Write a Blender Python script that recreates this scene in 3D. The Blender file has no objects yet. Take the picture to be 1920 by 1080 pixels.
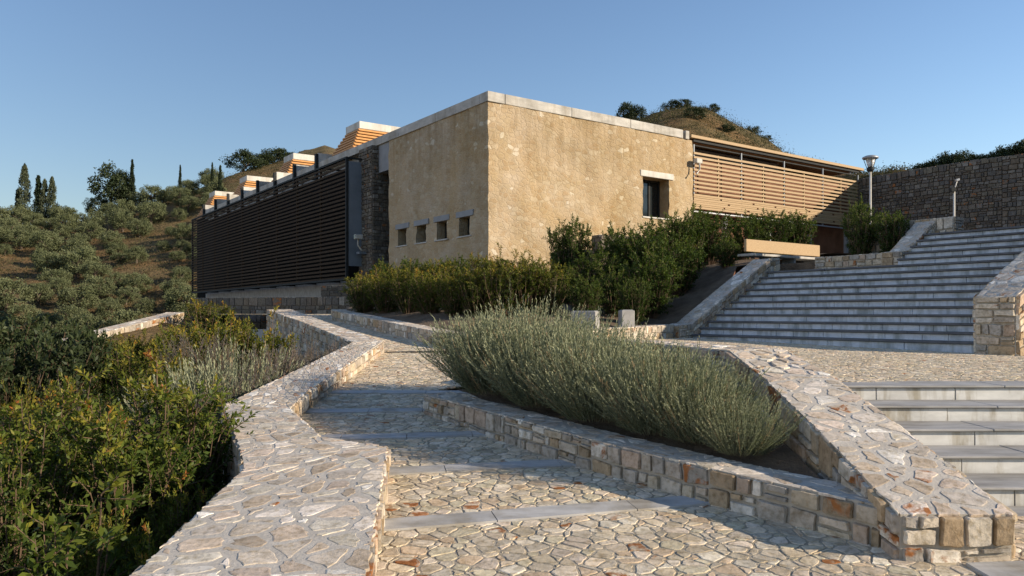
import bpy, math, random
import numpy as np
from mathutils import Vector, noise as mnoise

sc = bpy.context.scene
COL = sc.collection
F = 1450.0            # focal length in pixels of the 1920 wide photograph
HOR = 588.0           # horizon row
def at(px, py, Y):    # the eye is the origin: a direction seen in the photograph at a depth of Y metres
    return Vector(((px - 960) / F * Y, Y, (HOR - py) / F * Y))

# ------------------------------------------------------------------ materials
def nm(name):
    m = bpy.data.materials.new(name); m.use_nodes = True
    nt = m.node_tree
    b = nt.nodes['Principled BSDF']
    return m, nt, b
def N(nt, t, **k):
    n = nt.nodes.new(t)
    for a, v in k.items():
        if a in n.inputs: n.inputs[a].default_value = v
        else: setattr(n, a, v)
    return n
def inp(n, name, v):
    n.inputs[name].default_value = v
def ramp(nt, fac, cols, mode='LINEAR', pos=None):
    r = nt.nodes.new('ShaderNodeValToRGB'); r.color_ramp.interpolation = mode
    e = r.color_ramp.elements
    while len(e) < len(cols): e.new(0.5)
    for i, c in enumerate(cols):
        e[i].position = pos[i] if pos else i / max(1, len(cols) - 1) * (1 if mode == 'LINEAR' else (len(cols) - 1) / len(cols))
        e[i].color = (c[0], c[1], c[2], 1)
    nt.links.new(fac, r.inputs['Fac'])
    return r.outputs['Color']
def mul(nt, a, b, fac=1.0, bt='MULTIPLY'):
    m = nt.nodes.new('ShaderNodeMix'); m.data_type = 'RGBA'; m.blend_type = bt
    if isinstance(fac, (int, float)): m.inputs[0].default_value = fac
    else: nt.links.new(fac, m.inputs[0])
    for i, x in ((6, a), (7, b)):
        if isinstance(x, tuple): m.inputs[i].default_value = (x[0], x[1], x[2], 1)
        else: nt.links.new(x, m.inputs[i])
    return m.outputs[2]
def tex(nt, scale, detail=4, rough=0.6, kind='noise', coord='Object', stretch=None, dist=0.0):
    tc = nt.nodes.new('ShaderNodeTexCoord'); v = tc.outputs[coord]
    if stretch:
        mp = nt.nodes.new('ShaderNodeMapping'); mp.inputs['Scale'].default_value = stretch
        nt.links.new(v, mp.inputs['Vector']); v = mp.outputs['Vector']
    if kind == 'noise':
        n = nt.nodes.new('ShaderNodeTexNoise'); inp(n, 'Scale', scale); inp(n, 'Detail', detail); inp(n, 'Roughness', rough); inp(n, 'Distortion', dist)
    else:
        n = nt.nodes.new('ShaderNodeTexVoronoi'); inp(n, 'Scale', scale)
    nt.links.new(v, n.inputs['Vector'])
    return n
def bump(nt, b, h, strength=0.4, dist=0.01):
    n = nt.nodes.new('ShaderNodeBump'); inp(n, 'Strength', strength); inp(n, 'Distance', dist)
    nt.links.new(h, n.inputs['Height']); nt.links.new(n.outputs['Normal'], b.inputs['Normal'])
    return n

STONES = [(.50,.42,.31),(.40,.35,.29),(.47,.36,.27),(.56,.50,.41),(.38,.29,.19),(.46,.40,.32),(.62,.57,.49),(.44,.33,.21),(.34,.31,.27),(.52,.43,.33)]
PAVE = [(0.595,0.500,0.359),(0.552,0.482,0.372),(0.632,0.519,0.378),(0.577,0.500,0.384),(0.663,0.569,0.440),(0.527,0.451,0.328),(0.614,0.476,0.328),(0.682,0.612,0.483),(0.558,0.494,0.353),(0.632,0.531,0.415)]
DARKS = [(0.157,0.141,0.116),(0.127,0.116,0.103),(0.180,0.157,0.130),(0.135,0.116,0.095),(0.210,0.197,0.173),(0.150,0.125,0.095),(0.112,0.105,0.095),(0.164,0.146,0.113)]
def mat_stone(name, cols, rust=0.88):
    m, nt, b = nm(name)
    at_ = nt.nodes.new('ShaderNodeAttribute'); at_.attribute_name = 'tone'
    sp = nt.nodes.new('ShaderNodeSeparateColor'); nt.links.new(at_.outputs['Color'], sp.inputs['Color'])
    c = ramp(nt, sp.outputs[0], cols, 'CONSTANT')
    br = nt.nodes.new('ShaderNodeMapRange'); inp(br, 'To Min', .78); inp(br, 'To Max', 1.15); nt.links.new(sp.outputs[1], br.inputs['Value'])
    cc = nt.nodes.new('ShaderNodeCombineColor')
    for i in range(3): nt.links.new(br.outputs[0], cc.inputs[i])
    c = mul(nt, c, cc.outputs[0])
    n1 = tex(nt, 9, 6, .65); c = mul(nt, c, ramp(nt, n1.outputs['Fac'], [(.70,.68,.66),(1.0,1.0,1.0),(1.18,1.15,1.12)], pos=[.3,.5,.72]))
    n2 = tex(nt, 3.2, 5, .7, dist=.6)
    # rust blotches on some stones
    g = nt.nodes.new('ShaderNodeMath'); g.operation = 'GREATER_THAN'; g.inputs[1].default_value = rust; nt.links.new(sp.outputs[2], g.inputs[0])
    n3 = tex(nt, 6.5, 4, .6, dist=.8); r3 = ramp(nt, n3.outputs['Fac'], [(0,0,0),(1,1,1)], pos=[.5,.6])
    mm = nt.nodes.new('ShaderNodeMath'); mm.operation = 'MULTIPLY'; nt.links.new(g.outputs[0], mm.inputs[0]); nt.links.new(r3, mm.inputs[1])
    c = mul(nt, c, (.30,.12,.04), mm.outputs[0], 'MIX')
    c = mul(nt, c, ramp(nt, n2.outputs['Fac'], [(.8,.78,.74),(1.05,1.04,1.03)], pos=[.35,.6]))
    n5 = tex(nt, 26, 4, .6); c = mul(nt, c, ramp(nt, n5.outputs['Fac'], [(.70,.66,.58),(1.0,1.0,1.0),(1.14,1.13,1.12)], pos=[.32,.5,.68]))
    nt.links.new(c, b.inputs['Base Color']); inp(b, 'Roughness', .88); inp(b, 'Specular IOR Level', .2)
    n4 = tex(nt, 34, 6, .7); bump(nt, b, n4.outputs['Fac'], .55, .012)
    return m
def mat_noise(name, c1, c2, scale=4, rough=.85, bs=.3, bd=.01, bscale=30, stretch=None, metal=0, spec=.3, pos=None):
    m, nt, b = nm(name)
    n = tex(nt, scale, 6, .65, stretch=stretch)
    nt.links.new(ramp(nt, n.outputs['Fac'], [c1, c2], pos=pos or [.32,.68]), b.inputs['Base Color'])
    inp(b, 'Roughness', rough); inp(b, 'Metallic', metal); inp(b, 'Specular IOR Level', spec)
    if bs: bump(nt, b, tex(nt, bscale, 5, .65, stretch=stretch).outputs['Fac'], bs, bd)
    return m
def mat_leaf(name, cols, rough=.5, trans=.3, spec=.35, pos=None):
    m, nt, b = nm(name)
    a = nt.nodes.new('ShaderNodeAttribute'); a.attribute_name = 'tone'
    sp = nt.nodes.new('ShaderNodeSeparateColor'); nt.links.new(a.outputs['Color'], sp.inputs['Color'])
    c = ramp(nt, sp.outputs[0], cols, pos=pos)
    nt.links.new(c, b.inputs['Base Color']); inp(b, 'Roughness', rough); inp(b, 'Specular IOR Level', spec)
    t = nt.nodes.new('ShaderNodeBsdfTranslucent'); nt.links.new(mul(nt, c, (1.25,1.3,.6)), t.inputs['Color'])
    mx = nt.nodes.new('ShaderNodeMixShader'); mx.inputs[0].default_value = trans
    nt.links.new(b.outputs[0], mx.inputs[1]); nt.links.new(t.outputs[0], mx.inputs[2])
    nt.links.new(mx.outputs[0], nt.nodes['Material Output'].inputs['Surface'])
    return m

M = {}
M['stone'] = mat_stone('rubble_limestone', STONES, .9)
M['cap'] = mat_stone('cap_limestone', [(0.62,0.54,0.44),(0.54,0.48,0.41),(0.60,0.50,0.41),(0.71,0.64,0.56),(0.52,0.43,0.33),(0.59,0.54,0.45),(0.78,0.74,0.67),(0.57,0.47,0.37)], .93)
M['pave'] = mat_stone('paving_stone', PAVE, .95)
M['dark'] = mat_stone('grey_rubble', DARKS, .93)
M['mortar'] = mat_noise('mortar', (.30,.26,.21), (.42,.38,.31), 8, .95, .6, .01, 45)
M['capmortar'] = mat_noise('cap_mortar', (.40,.36,.305), (.52,.475,.41), 8, .95, .6, .01, 45)
M['pavemortar'] = mat_noise('paving_mortar', (.27,.23,.165), (.43,.37,.28), 5, .95, .7, .015, 50)
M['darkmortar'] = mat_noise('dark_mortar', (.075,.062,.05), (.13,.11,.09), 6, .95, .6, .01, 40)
M['marble'] = mat_noise('grey_marble', (.34,.33,.315), (.50,.485,.46), 2.6, .75, .2, .004, 60, (1,4,4), spec=.15)
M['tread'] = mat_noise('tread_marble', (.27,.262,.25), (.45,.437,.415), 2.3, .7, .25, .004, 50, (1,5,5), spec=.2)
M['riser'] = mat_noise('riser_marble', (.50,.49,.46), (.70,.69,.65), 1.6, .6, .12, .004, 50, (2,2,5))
M['riserblue'] = mat_noise('riser_grey_marble_shade_blue', (.39,.44,.51), (.58,.63,.69), 1.9, .7, .12, .004, 50, (2,2,5))  # upper risers: the blue of the shade is mixed into the grey
M['nosing'] = mat_noise('nosing_shade_and_joint', (.06,.065,.075), (.12,.125,.135), 3, .6, .1, .004, 60)  # paints the shadow line under each upper tread; also backs the dark joints
M['concrete'] = mat_noise('concrete', (.33,.315,.285), (.50,.475,.43), 1.6, .85, .25, .006, 30, (1,1,3))
M['greyconcrete'] = mat_noise('grey_concrete', (.19,.195,.20), (.27,.275,.28), 1.4, .85, .25, .006, 30)
M['white'] = mat_noise('pale_render', (.46,.445,.40), (.60,.58,.53), 2, .8, .1, .004, 30)
def stain(key, col, scale, stretch, pos):
    nt = M[key].node_tree; b = nt.nodes['Principled BSDF']; src = b.inputs['Base Color'].links[0].from_socket
    n = tex(nt, scale, 5, .65, stretch=stretch, dist=.3)
    nt.links.new(mul(nt, src, ramp(nt, n.outputs['Fac'], [col,(1,1,1)], pos=pos)), b.inputs['Base Color'])
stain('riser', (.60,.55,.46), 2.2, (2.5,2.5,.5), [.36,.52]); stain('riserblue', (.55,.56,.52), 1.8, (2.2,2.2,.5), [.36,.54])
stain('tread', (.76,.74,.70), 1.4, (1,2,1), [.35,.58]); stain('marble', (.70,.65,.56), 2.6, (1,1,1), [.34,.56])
stain('concrete', (.72,.69,.64), 1.2, (1.5,1.5,.3), [.36,.55]); stain('white', (.76,.73,.68), 1.2, (1.5,1.5,.3), [.36,.55])
M['timber'] = mat_noise('oiled_timber', (.29,.19,.095), (.44,.315,.175), 3, .65, .25, .004, 40, (6,6,40))
M['orange'] = mat_noise('orange_timber', (.42,.19,.06), (.60,.31,.11), 2.5, .65, .25, .004, 40, (2,2,14))
M['darktimber'] = mat_noise('weathered_timber', (.030,.021,.014), (.078,.054,.035), 3, .85, .25, .004, 40, (2,2,20), spec=.08)
M['steel'] = mat_noise('dark_steel', (.020,.021,.021), (.034,.036,.035), 3, .65, .05, .002, 40, spec=.12)
M['steelgrey'] = mat_noise('grey_steel', (.28,.29,.30), (.36,.37,.38), 3, .45, .05, .002, 40, spec=.5, metal=.3)
M['redwall'] = mat_noise('brown_red_wall', (.11,.045,.022), (.19,.085,.045), 2, .8, .2, .004, 20)
M['void'] = mat_noise('shade_black_glazing', (.004,.004,.004), (.008,.008,.008), 1.0, .8, 0, spec=.04)  # matte near-black: deep shade behind the slats is put into the wall colour
M['greypanel'] = mat_noise('grey_panel', (.13,.15,.17), (.20,.225,.25), 1.0, .4, .03, .002, 20, spec=.5)
M['soil'] = mat_noise('dry_soil', (.085,.058,.038), (.20,.145,.095), 2.2, 1, .9, .05, 14)
M['bark'] = mat_noise('bark', (.06,.045,.032), (.15,.115,.085), 7, .9, .6, .02, 25, (1,1,.3))
M['twig'] = mat_noise('twig', (.075,.05,.032), (.14,.09,.055), 9, .8, .2, .003, 40)
M['block'] = mat_noise('block_concrete', (.24,.23,.22), (.36,.35,.33), 4, .9, .3, .005, 40)
m, nt, b = nm('window_glass'); inp(b, 'Base Color', (.012,.016,.018,1)); inp(b, 'Roughness', .08); inp(b, 'Specular IOR Level', .7); M['glass'] = m
m, nt, b = nm('lamp_diffuser'); inp(b, 'Base Color', (.75,.76,.74,1)); inp(b, 'Roughness', .3); inp(b, 'Transmission Weight', .5); M['diffuser'] = m

# warm rubble stone of the building, washed over with lime mortar
m, nt, b = nm('building_stone'); M['building'] = m
tc = nt.nodes.new('ShaderNodeTexCoord')
wn = tex(nt, 5, 3, .6)
mp = nt.nodes.new('ShaderNodeMix'); mp.data_type = 'RGBA'; mp.blend_type = 'LINEAR_LIGHT'; mp.inputs[0].default_value = .09
nt.links.new(tc.outputs['Object'], mp.inputs[6]); nt.links.new(wn.outputs['Color'], mp.inputs[7])
sc_ = nt.nodes.new('ShaderNodeMapping'); sc_.inputs['Scale'].default_value = (1, 1, 1.5); nt.links.new(mp.outputs[2], sc_.inputs['Vector'])
v1 = nt.nodes.new('ShaderNodeTexVoronoi'); inp(v1, 'Scale', 4.2); nt.links.new(sc_.outputs[0], v1.inputs['Vector'])
v2 = nt.nodes.new('ShaderNodeTexVoronoi'); v2.feature = 'DISTANCE_TO_EDGE'; inp(v2, 'Scale', 4.2); nt.links.new(sc_.outputs[0], v2.inputs['Vector'])
sp = nt.nodes.new('ShaderNodeSeparateColor'); nt.links.new(v1.outputs['Color'], sp.inputs['Color'])
stone = ramp(nt, sp.outputs[0], [(.47,.345,.20),(.51,.385,.235),(.45,.32,.18),(.55,.44,.29),(.49,.37,.22),(.68,.59,.44),(.51,.40,.26)], 'CONSTANT', pos=[0,.2,.38,.55,.72,.915,.95])
edge = ramp(nt, v2.outputs['Distance'], [(1,1,1),(0,0,0)], pos=[.03,.16])
c = mul(nt, stone, (.51,.39,.245), edge, 'MIX')
wash = tex(nt, 1.1, 6, .65, dist=.4)
c = mul(nt, c, (.55,.43,.29), ramp(nt, wash.outputs['Fac'], [(0,0,0),(.55,.55,.55)], pos=[.42,.62]), 'MIX')
st = tex(nt, 1.3, 5, .6, stretch=(1.2,1.2,.22))
c = mul(nt, c, ramp(nt, st.outputs['Fac'], [(.93,.92,.92),(1.0,1.0,1.0)], pos=[.36,.56]))
fine = tex(nt, 22, 5, .7)
c = mul(nt, c, ramp(nt, fine.outputs['Fac'], [(.82,.80,.77),(1.05,1.04,1.03)], pos=[.3,.6]))
tcz = nt.nodes.new('ShaderNodeTexCoord'); sz = nt.nodes.new('ShaderNodeSeparateXYZ'); nt.links.new(tcz.outputs['Object'], sz.inputs[0])
mz = nt.nodes.new('ShaderNodeMapRange'); inp(mz, 'From Min', 4.2); inp(mz, 'From Max', 7.2); nt.links.new(sz.outputs[2], mz.inputs['Value'])
rs_ = tex(nt, 1.6, 5, .65, stretch=(1.5,1.5,.10)); rr_ = ramp(nt, rs_.outputs['Fac'], [(0,0,0),(1,1,1)], pos=[.46,.66])
mk = nt.nodes.new('ShaderNodeMath'); mk.operation = 'MULTIPLY'; nt.links.new(mz.outputs[0], mk.inputs[0]); nt.links.new(rr_, mk.inputs[1])
c = mul(nt, c, (.70,.66,.58), mk.outputs[0])
pt = tex(nt, .42, 4, .6, dist=.5); c = mul(nt, c, ramp(nt, pt.outputs['Fac'], [(.84,.82,.76),(1.0,1.0,1.0),(1.08,1.07,1.06)], pos=[.34,.5,.66]))
mb_ = nt.nodes.new('ShaderNodeMapRange'); inp(mb_, 'From Min', 2.2); inp(mb_, 'From Max', .9); nt.links.new(sz.outputs[2], mb_.inputs['Value'])
db = tex(nt, 1.4, 6, .7); mk2 = nt.nodes.new('ShaderNodeMath'); mk2.operation = 'MULTIPLY'; nt.links.new(mb_.outputs[0], mk2.inputs[0]); nt.links.new(db.outputs['Fac'], mk2.inputs[1])
c = mul(nt, c, (.62,.60,.56), mk2.outputs[0])
hn = tex(nt, .30, 3, .55, dist=.6); c = mul(nt, c, ramp(nt, hn.outputs['Fac'], [(.98,.92,.80),(1.0,1.0,1.0)], pos=[.36,.58]))
c = mul(nt, c, (.80,.845,.93)); nt.links.new(c, b.inputs['Base Color']); inp(b, 'Roughness', .92); inp(b, 'Specular IOR Level', .15)
ad = nt.nodes.new('ShaderNodeMath'); ad.operation = 'MULTIPLY_ADD'; ad.inputs[1].default_value = 1.0
nt.links.new(fine.outputs['Fac'], ad.inputs[0]); 
e2 = nt.nodes.new('ShaderNodeMapRange'); inp(e2, 'From Max', .12); nt.links.new(v2.outputs['Distance'], e2.inputs['Value']); nt.links.new(e2.outputs[0], ad.inputs[2])
bump(nt, b, ad.outputs[0], .5, .03)

# terrain: dry grass, bare reddish earth, low scrub tint
m, nt, b = nm('dry_hillside'); M['terrain'] = m
n1 = tex(nt, .045, 7, .62, dist=.5); n2 = tex(nt, .5, 6, .7); n3 = tex(nt, 3.5, 5, .7)
c = ramp(nt, n1.outputs['Fac'], [(.125,.105,.055),(.165,.122,.066),(.195,.122,.060),(.135,.112,.058)], pos=[.3,.45,.56,.7])
c = mul(nt, c, ramp(nt, n2.outputs['Fac'], [(.50,.55,.45),(1.0,1.0,1.0),(1.2,1.15,1.1)], pos=[.33,.5,.7]))
c = mul(nt, c, ramp(nt, n3.outputs['Fac'], [(.6,.6,.58),(1.15,1.15,1.1)], pos=[.35,.65]))
nt.links.new(c, b.inputs['Base Color']); inp(b, 'Roughness', 1); inp(b, 'Specular IOR Level', .1)
bump(nt, b, n3.outputs['Fac'], 1.0, .25)

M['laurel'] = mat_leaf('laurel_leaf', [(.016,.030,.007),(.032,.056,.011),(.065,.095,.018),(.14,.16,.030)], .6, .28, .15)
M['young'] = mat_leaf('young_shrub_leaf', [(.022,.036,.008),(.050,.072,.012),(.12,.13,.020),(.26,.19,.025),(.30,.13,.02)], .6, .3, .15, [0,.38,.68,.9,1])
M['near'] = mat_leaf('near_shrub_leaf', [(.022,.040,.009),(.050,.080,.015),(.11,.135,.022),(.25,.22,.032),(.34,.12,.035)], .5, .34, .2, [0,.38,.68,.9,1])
M['lavender'] = mat_leaf('lavender_leaf', [(.075,.075,.048),(.125,.140,.088),(.195,.21,.135),(.33,.335,.215),(.27,.20,.12)], .85, .15, .1, [0,.33,.66,.94,.99])
M['rosemary'] = mat_leaf('rosemary_leaf', [(.035,.045,.025),(.075,.085,.05),(.12,.11,.095),(.15,.13,.14)], .75, .2, .2)
M['olive'] = mat_leaf('olive_leaf', [(.062,.074,.033),(.10,.116,.054),(.145,.16,.082),(.20,.21,.12)], .75, .1, .12)
M['cypress'] = mat_leaf('cypress_leaf', [(.012,.020,.010),(.022,.034,.016),(.035,.05,.024)], .7, .1, .2)
M['poplar'] = mat_leaf('poplar_leaf', [(.05,.062,.036),(.08,.095,.055),(.12,.135,.08)], .6, .2, .2)
M['scrub'] = mat_leaf('scrub_leaf', [(.035,.042,.018),(.06,.062,.028),(.11,.09,.045),(.16,.12,.065)], .8, .15, .15)
M['maquis'] = mat_leaf('dark_bush_leaf', [(.014,.024,.009),(.03,.044,.016),(.055,.07,.026)], .6, .15, .25)

# ------------------------------------------------------------------ object helpers
def tag(o, label=None, cat=None, group=None, kind=None):
    if label: o['label'] = label
    if cat: o['category'] = cat
    if group: o['group'] = group
    if kind: o['kind'] = kind
    return o
def empty(name, loc, label=None, cat=None, group=None, kind=None, rz=0):
    o = bpy.data.objects.new(name, None); COL.objects.link(o); o.location = loc; o.rotation_euler = (0, 0, rz)
    o.empty_display_size = .2
    return tag(o, label, cat, group, kind)
def copy_tree(o, parent=None):
    c = o.copy(); COL.objects.link(c); c.parent = parent
    for ch in list(o.children): copy_tree(ch, c)
    return c

class MB:
    """collects faces of several materials and links them as ONE mesh object"""
    def __init__(s): s.v = []; s.f = []; s.m = []; s.t = []; s.sm = []
    def add(s, verts, faces, mi=0, tone=(.5,.5,.5), smooth=False):
        o = len(s.v); s.v.extend([tuple(p) for p in verts]); s.t.extend([tone] * len(verts))
        for f in faces: s.f.append(tuple(i + o for i in f)); s.m.append(mi); s.sm.append(smooth)
    def quad(s, a, b, c, d, mi=0, tone=(.5,.5,.5)): s.add([a, b, c, d], [(0,1,2,3)], mi, tone)
    def box(s, o, ex, ey, ez, mi=0, tone=(.5,.5,.5), bevel=0.0):
        o, ex, ey, ez = map(Vector, (o, ex, ey, ez))
        if bevel <= 0:
            P = [o, o+ex, o+ex+ey, o+ey, o+ez, o+ex+ez, o+ex+ey+ez, o+ey+ez]
            fs = [(0,3,2,1),(4,5,6,7),(0,1,5,4),(1,2,6,5),(2,3,7,6),(3,0,4,7)]
            if ex.cross(ey).dot(ez) < 0: fs = [f[::-1] for f in fs]
            s.add(P, fs, mi, tone); return
        L = [ex.length, ey.length, ez.length]; A = [ex/L[0], ey/L[1], ez/L[2]]
        bv = min(bevel, min(L) * .3)
        P = []; idx = {}
        for i in (0,1):
            for j in (0,1):
                for k in (0,1):
                    c = o + ex*i + ey*j + ez*k
                    sx, sy, sz = (1-2*i), (1-2*j), (1-2*k)
                    for ax in range(3):
                        d = [sx*bv, sy*bv, sz*bv]; d[ax] = 0
                        P.append(c + A[0]*d[0] + A[1]*d[1] + A[2]*d[2]); idx[(i,j,k,ax)] = len(P)-1
        fs = []
        for ax in range(3):
            for e in (0,1):
                r = [(0,0),(1,0),(1,1),(0,1)]; q = []
                for (p1, p2) in r:
                    t = [0,0,0]; t[ax] = e; t[(ax+1)%3] = p1; t[(ax+2)%3] = p2
                    q.append(idx[(t[0],t[1],t[2],ax)])
                fs.append(q if e else q[::-1])
            for p1 in (0,1):
                for p2 in (0,1):
                    a1, a2 = (ax+1)%3, (ax+2)%3
                    t0 = [0,0,0]; t0[a1] = p1; t0[a2] = p2; t1 = list(t0); t1[ax] = 1
                    q = [idx[(*t0,a1)], idx[(*t1,a1)], idx[(*t1,a2)], idx[(*t0,a2)]]
                    fs.append(q if (p1 != p2) else q[::-1])
        for i in (0,1):
            for j in (0,1):
                for k in (0,1):
                    q = [idx[(i,j,k,0)], idx[(i,j,k,1)], idx[(i,j,k,2)]]
                    fs.append(q if (i+j+k) % 2 else q[::-1])
        if ex.cross(ey).dot(ez) < 0: fs = [tuple(f[::-1]) for f in fs]
        s.add(P, fs, mi, tone)
    def tube(s, pts, rads, n=8, mi=0, tone=(.5,.5,.5), cap=True, smooth=True):
        pts = [Vector(p) for p in pts]; rings = []
        V = []
        for i, p in enumerate(pts):
            d = (pts[min(i+1, len(pts)-1)] - pts[max(i-1, 0)]).normalized()
            a = Vector((0,0,1)) if abs(d.z) < .9 else Vector((1,0,0))
            x = d.cross(a).normalized(); y = d.cross(x).normalized()
            for k in range(n):
                t = 2*math.pi*k/n; V.append(p + (x*math.cos(t) + y*math.sin(t)) * rads[i])
        fs = []
        for i in range(len(pts)-1):
            for k in range(n):
                fs.append((i*n+k, i*n+(k+1)%n, (i+1)*n+(k+1)%n, (i+1)*n+k))
        if cap:
            fs.append(tuple(range(n))[::-1]); fs.append(tuple((len(pts)-1)*n+k for k in range(n)))
        s.add(V, fs, mi, tone, smooth)
    def lathe(s, c, prof, n=16, mi=0):
        c = Vector(c); V = []; fs = []
        for (r, z) in prof:
            for k in range(n):
                t = 2*math.pi*k/n; V.append(c + Vector((r*math.cos(t), r*math.sin(t), z)))
        for i in range(len(prof)-1):
            for k in range(n):
                fs.append((i*n+k, i*n+(k+1)%n, (i+1)*n+(k+1)%n, (i+1)*n+k))
        fs.append(tuple(range(n))[::-1]); fs.append(tuple((len(prof)-1)*n+k for k in range(n)))
        s.add(V, fs, mi, (.5,.5,.5), True)
    def build(s, name, mats, parent=None, loc=None):
        if not isinstance(mats, (list, tuple)): mats = [mats]
        if parent is not None: base = Vector(parent_loc(parent))
        elif loc is not None: base = Vector(loc)
        else:
            a = np.array(s.v); base = Vector(((a[:,0].min()+a[:,0].max())/2, (a[:,1].min()+a[:,1].max())/2, a[:,2].min()))
        me = bpy.data.meshes.new(name)
        me.from_pydata([(p[0]-base.x, p[1]-base.y, p[2]-base.z) for p in s.v], [], s.f)
        for mm in mats: me.materials.append(mm)
        me.polygons.foreach_set('material_index', s.m); me.polygons.foreach_set('use_smooth', s.sm)
        at_ = me.attributes.new('tone', 'FLOAT_COLOR', 'POINT')
        at_.data.foreach_set('color', np.array([(*t, 1) for t in s.t], dtype=np.float32).ravel())
        me.update()
        o = bpy.data.objects.new(name, me); COL.objects.link(o)
        if parent is not None: o.parent = parent
        else: o.location = base
        return o
def parent_loc(p):
    l = Vector((0,0,0))
    while p is not None: l = l + p.location; p = p.parent
    return l

# ------------------------------------------------------------------ stonework: every stone is its own block of geometry
def clip(poly, nx, ny, d):
    out = []; n = len(poly)
    for i in range(n):
        a = poly[i]; b = poly[(i+1) % n]
        da = a[0]*nx + a[1]*ny - d; db = b[0]*nx + b[1]*ny - d
        if da <= 0: out.append(a)
        if (da < 0 < db) or (db < 0 < da):
            t = da / (da - db); out.append((a[0]+(b[0]-a[0])*t, a[1]+(b[1]-a[1])*t))
    return out
def cells(poly, size, aspect, gap, rng, jit=.85, var=.5, edge=0.0):
    """irregular convex stones filling a convex polygon"""
    xs = [p[0] for p in poly]; ys = [p[1] for p in poly]
    sx = size*math.sqrt(aspect); sy = size/math.sqrt(aspect)
    x0, y0 = min(xs)-2*sx, min(ys)-2*sy
    nx, ny = int((max(xs)-min(xs))/sx)+5, int((max(ys)-min(ys))/sy)+5
    G = {}
    for j in range(ny):
        for i in range(nx):
            px = x0+(i+.5+(.5 if j % 2 else 0)+(rng.random()-.5)*jit)*sx
            py = y0+(j+.5+(rng.random()-.5)*jit)*sy
            G[(i,j)] = (px, py, (rng.random()-.5)*var*size*size)
    # oriented edge half planes of the polygon
    cx, cy = sum(xs)/len(xs), sum(ys)/len(ys); HP = []
    for k in range(len(poly)):
        a, b = poly[k], poly[(k+1) % len(poly)]
        ex, ey = b[0]-a[0], b[1]-a[1]; l = math.hypot(ex, ey)
        if l < 1e-6: continue
        n = (ey/l, -ex/l); d = n[0]*a[0]+n[1]*a[1]
        if n[0]*cx+n[1]*cy > d: n = (-n[0], -n[1]); d = -d
        HP.append((n[0], n[1], d-edge))
    out = []
    for (i, j), (px, py, pw) in G.items():
        if any(n0*px+n1*py-d > size*1.2 for n0, n1, d in HP): continue
        c = [(px-2*sx,py-2*sy),(px+2*sx,py-2*sy),(px+2*sx,py+2*sy),(px-2*sx,py+2*sy)]
        for dj in (-2,-1,0,1,2):
            for di in (-2,-1,0,1,2):
                q = G.get((i+di, j+dj))
                if q is None or (di == 0 and dj == 0): continue
                vx, vy = q[0]-px, q[1]-py; l = math.hypot(vx, vy)
                if l < 1e-6: continue
                d = ((q[0]**2+q[1]**2-q[2])-(px**2+py**2-pw))/(2*l) - gap*(.6+.8*rng.random())/2
                c = clip(c, vx/l, vy/l, d)
                if len(c) < 3: break
            if len(c) < 3: break
        for n0, n1, d in HP:
            if len(c) >= 3: c = clip(c, n0, n1, d)
        if len(c) >= 3:
            A = abs(sum(c[k][0]*c[(k+1)%len(c)][1]-c[(k+1)%len(c)][0]*c[k][1] for k in range(len(c))))/2
            if A > .04*size*size: out.append(c)
    return out
def rubble(W, Hh, size, gap, rng):
    """squared rubble: wavering courses of blocks, some split in two"""
    ox, oy = rng.random()*90, rng.random()*90; out = []
    def wob(x, y):
        k = 1.1/size
        a = .17*size*min(1, 4*min(y, Hh-y)/size); b = .12*size*min(1, 4*min(x, W-x)/size)
        return (x+b*mnoise.noise((x*k+ox, y*k+oy, 0)), y+a*mnoise.noise((x*k*.8+ox, y*k+oy, 5)))
    def put(x0, y0, x1, y1):
        g = gap*(.35+.4*rng.random())
        if x1-x0 < 2.6*g or y1-y0 < 2.6*g: return
        c = [wob(x0,y0), wob(x1,y0), wob(x1,y1), wob(x0,y1)]
        cx, cy = sum(p[0] for p in c)/4, sum(p[1] for p in c)/4
        fx, fy = 1-2*g/(x1-x0), 1-2*g/(y1-y0)
        j = .035*size
        out.append([(cx+(p[0]-cx)*fx-j*rng.random()*(1 if p[0] > cx else -1), cy+(p[1]-cy)*fy-j*rng.random()*(1 if p[1] > cy else -1)) for p in c])
    y = 0
    while y < Hh-1e-6:
        h = size*rng.uniform(.6,1.25)
        if Hh-y-h < .45*size: h = Hh-y
        x = 0
        while x < W-1e-6:
            w = size*rng.uniform(.7,1.9)
            if W-x-w < .45*size: w = W-x
            r = rng.random()
            if r < .2 and h > .5*size:
                m = y+h*rng.uniform(.35,.65); put(x,y,x+w,m)
                if w > size and rng.random() < .5: q = x+w*rng.uniform(.35,.65); put(x,m,q,y+h); put(q,m,x+w,y+h)
                else: put(x,m,x+w,y+h)
            elif r < .3 and w > size: 
                q = x+w*rng.uniform(.3,.7); put(x,y,q,y+h); put(q,y,x+w,y+h)
            else: put(x,y,x+w,y+h)
            x += w
        y += h
    return out
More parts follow.
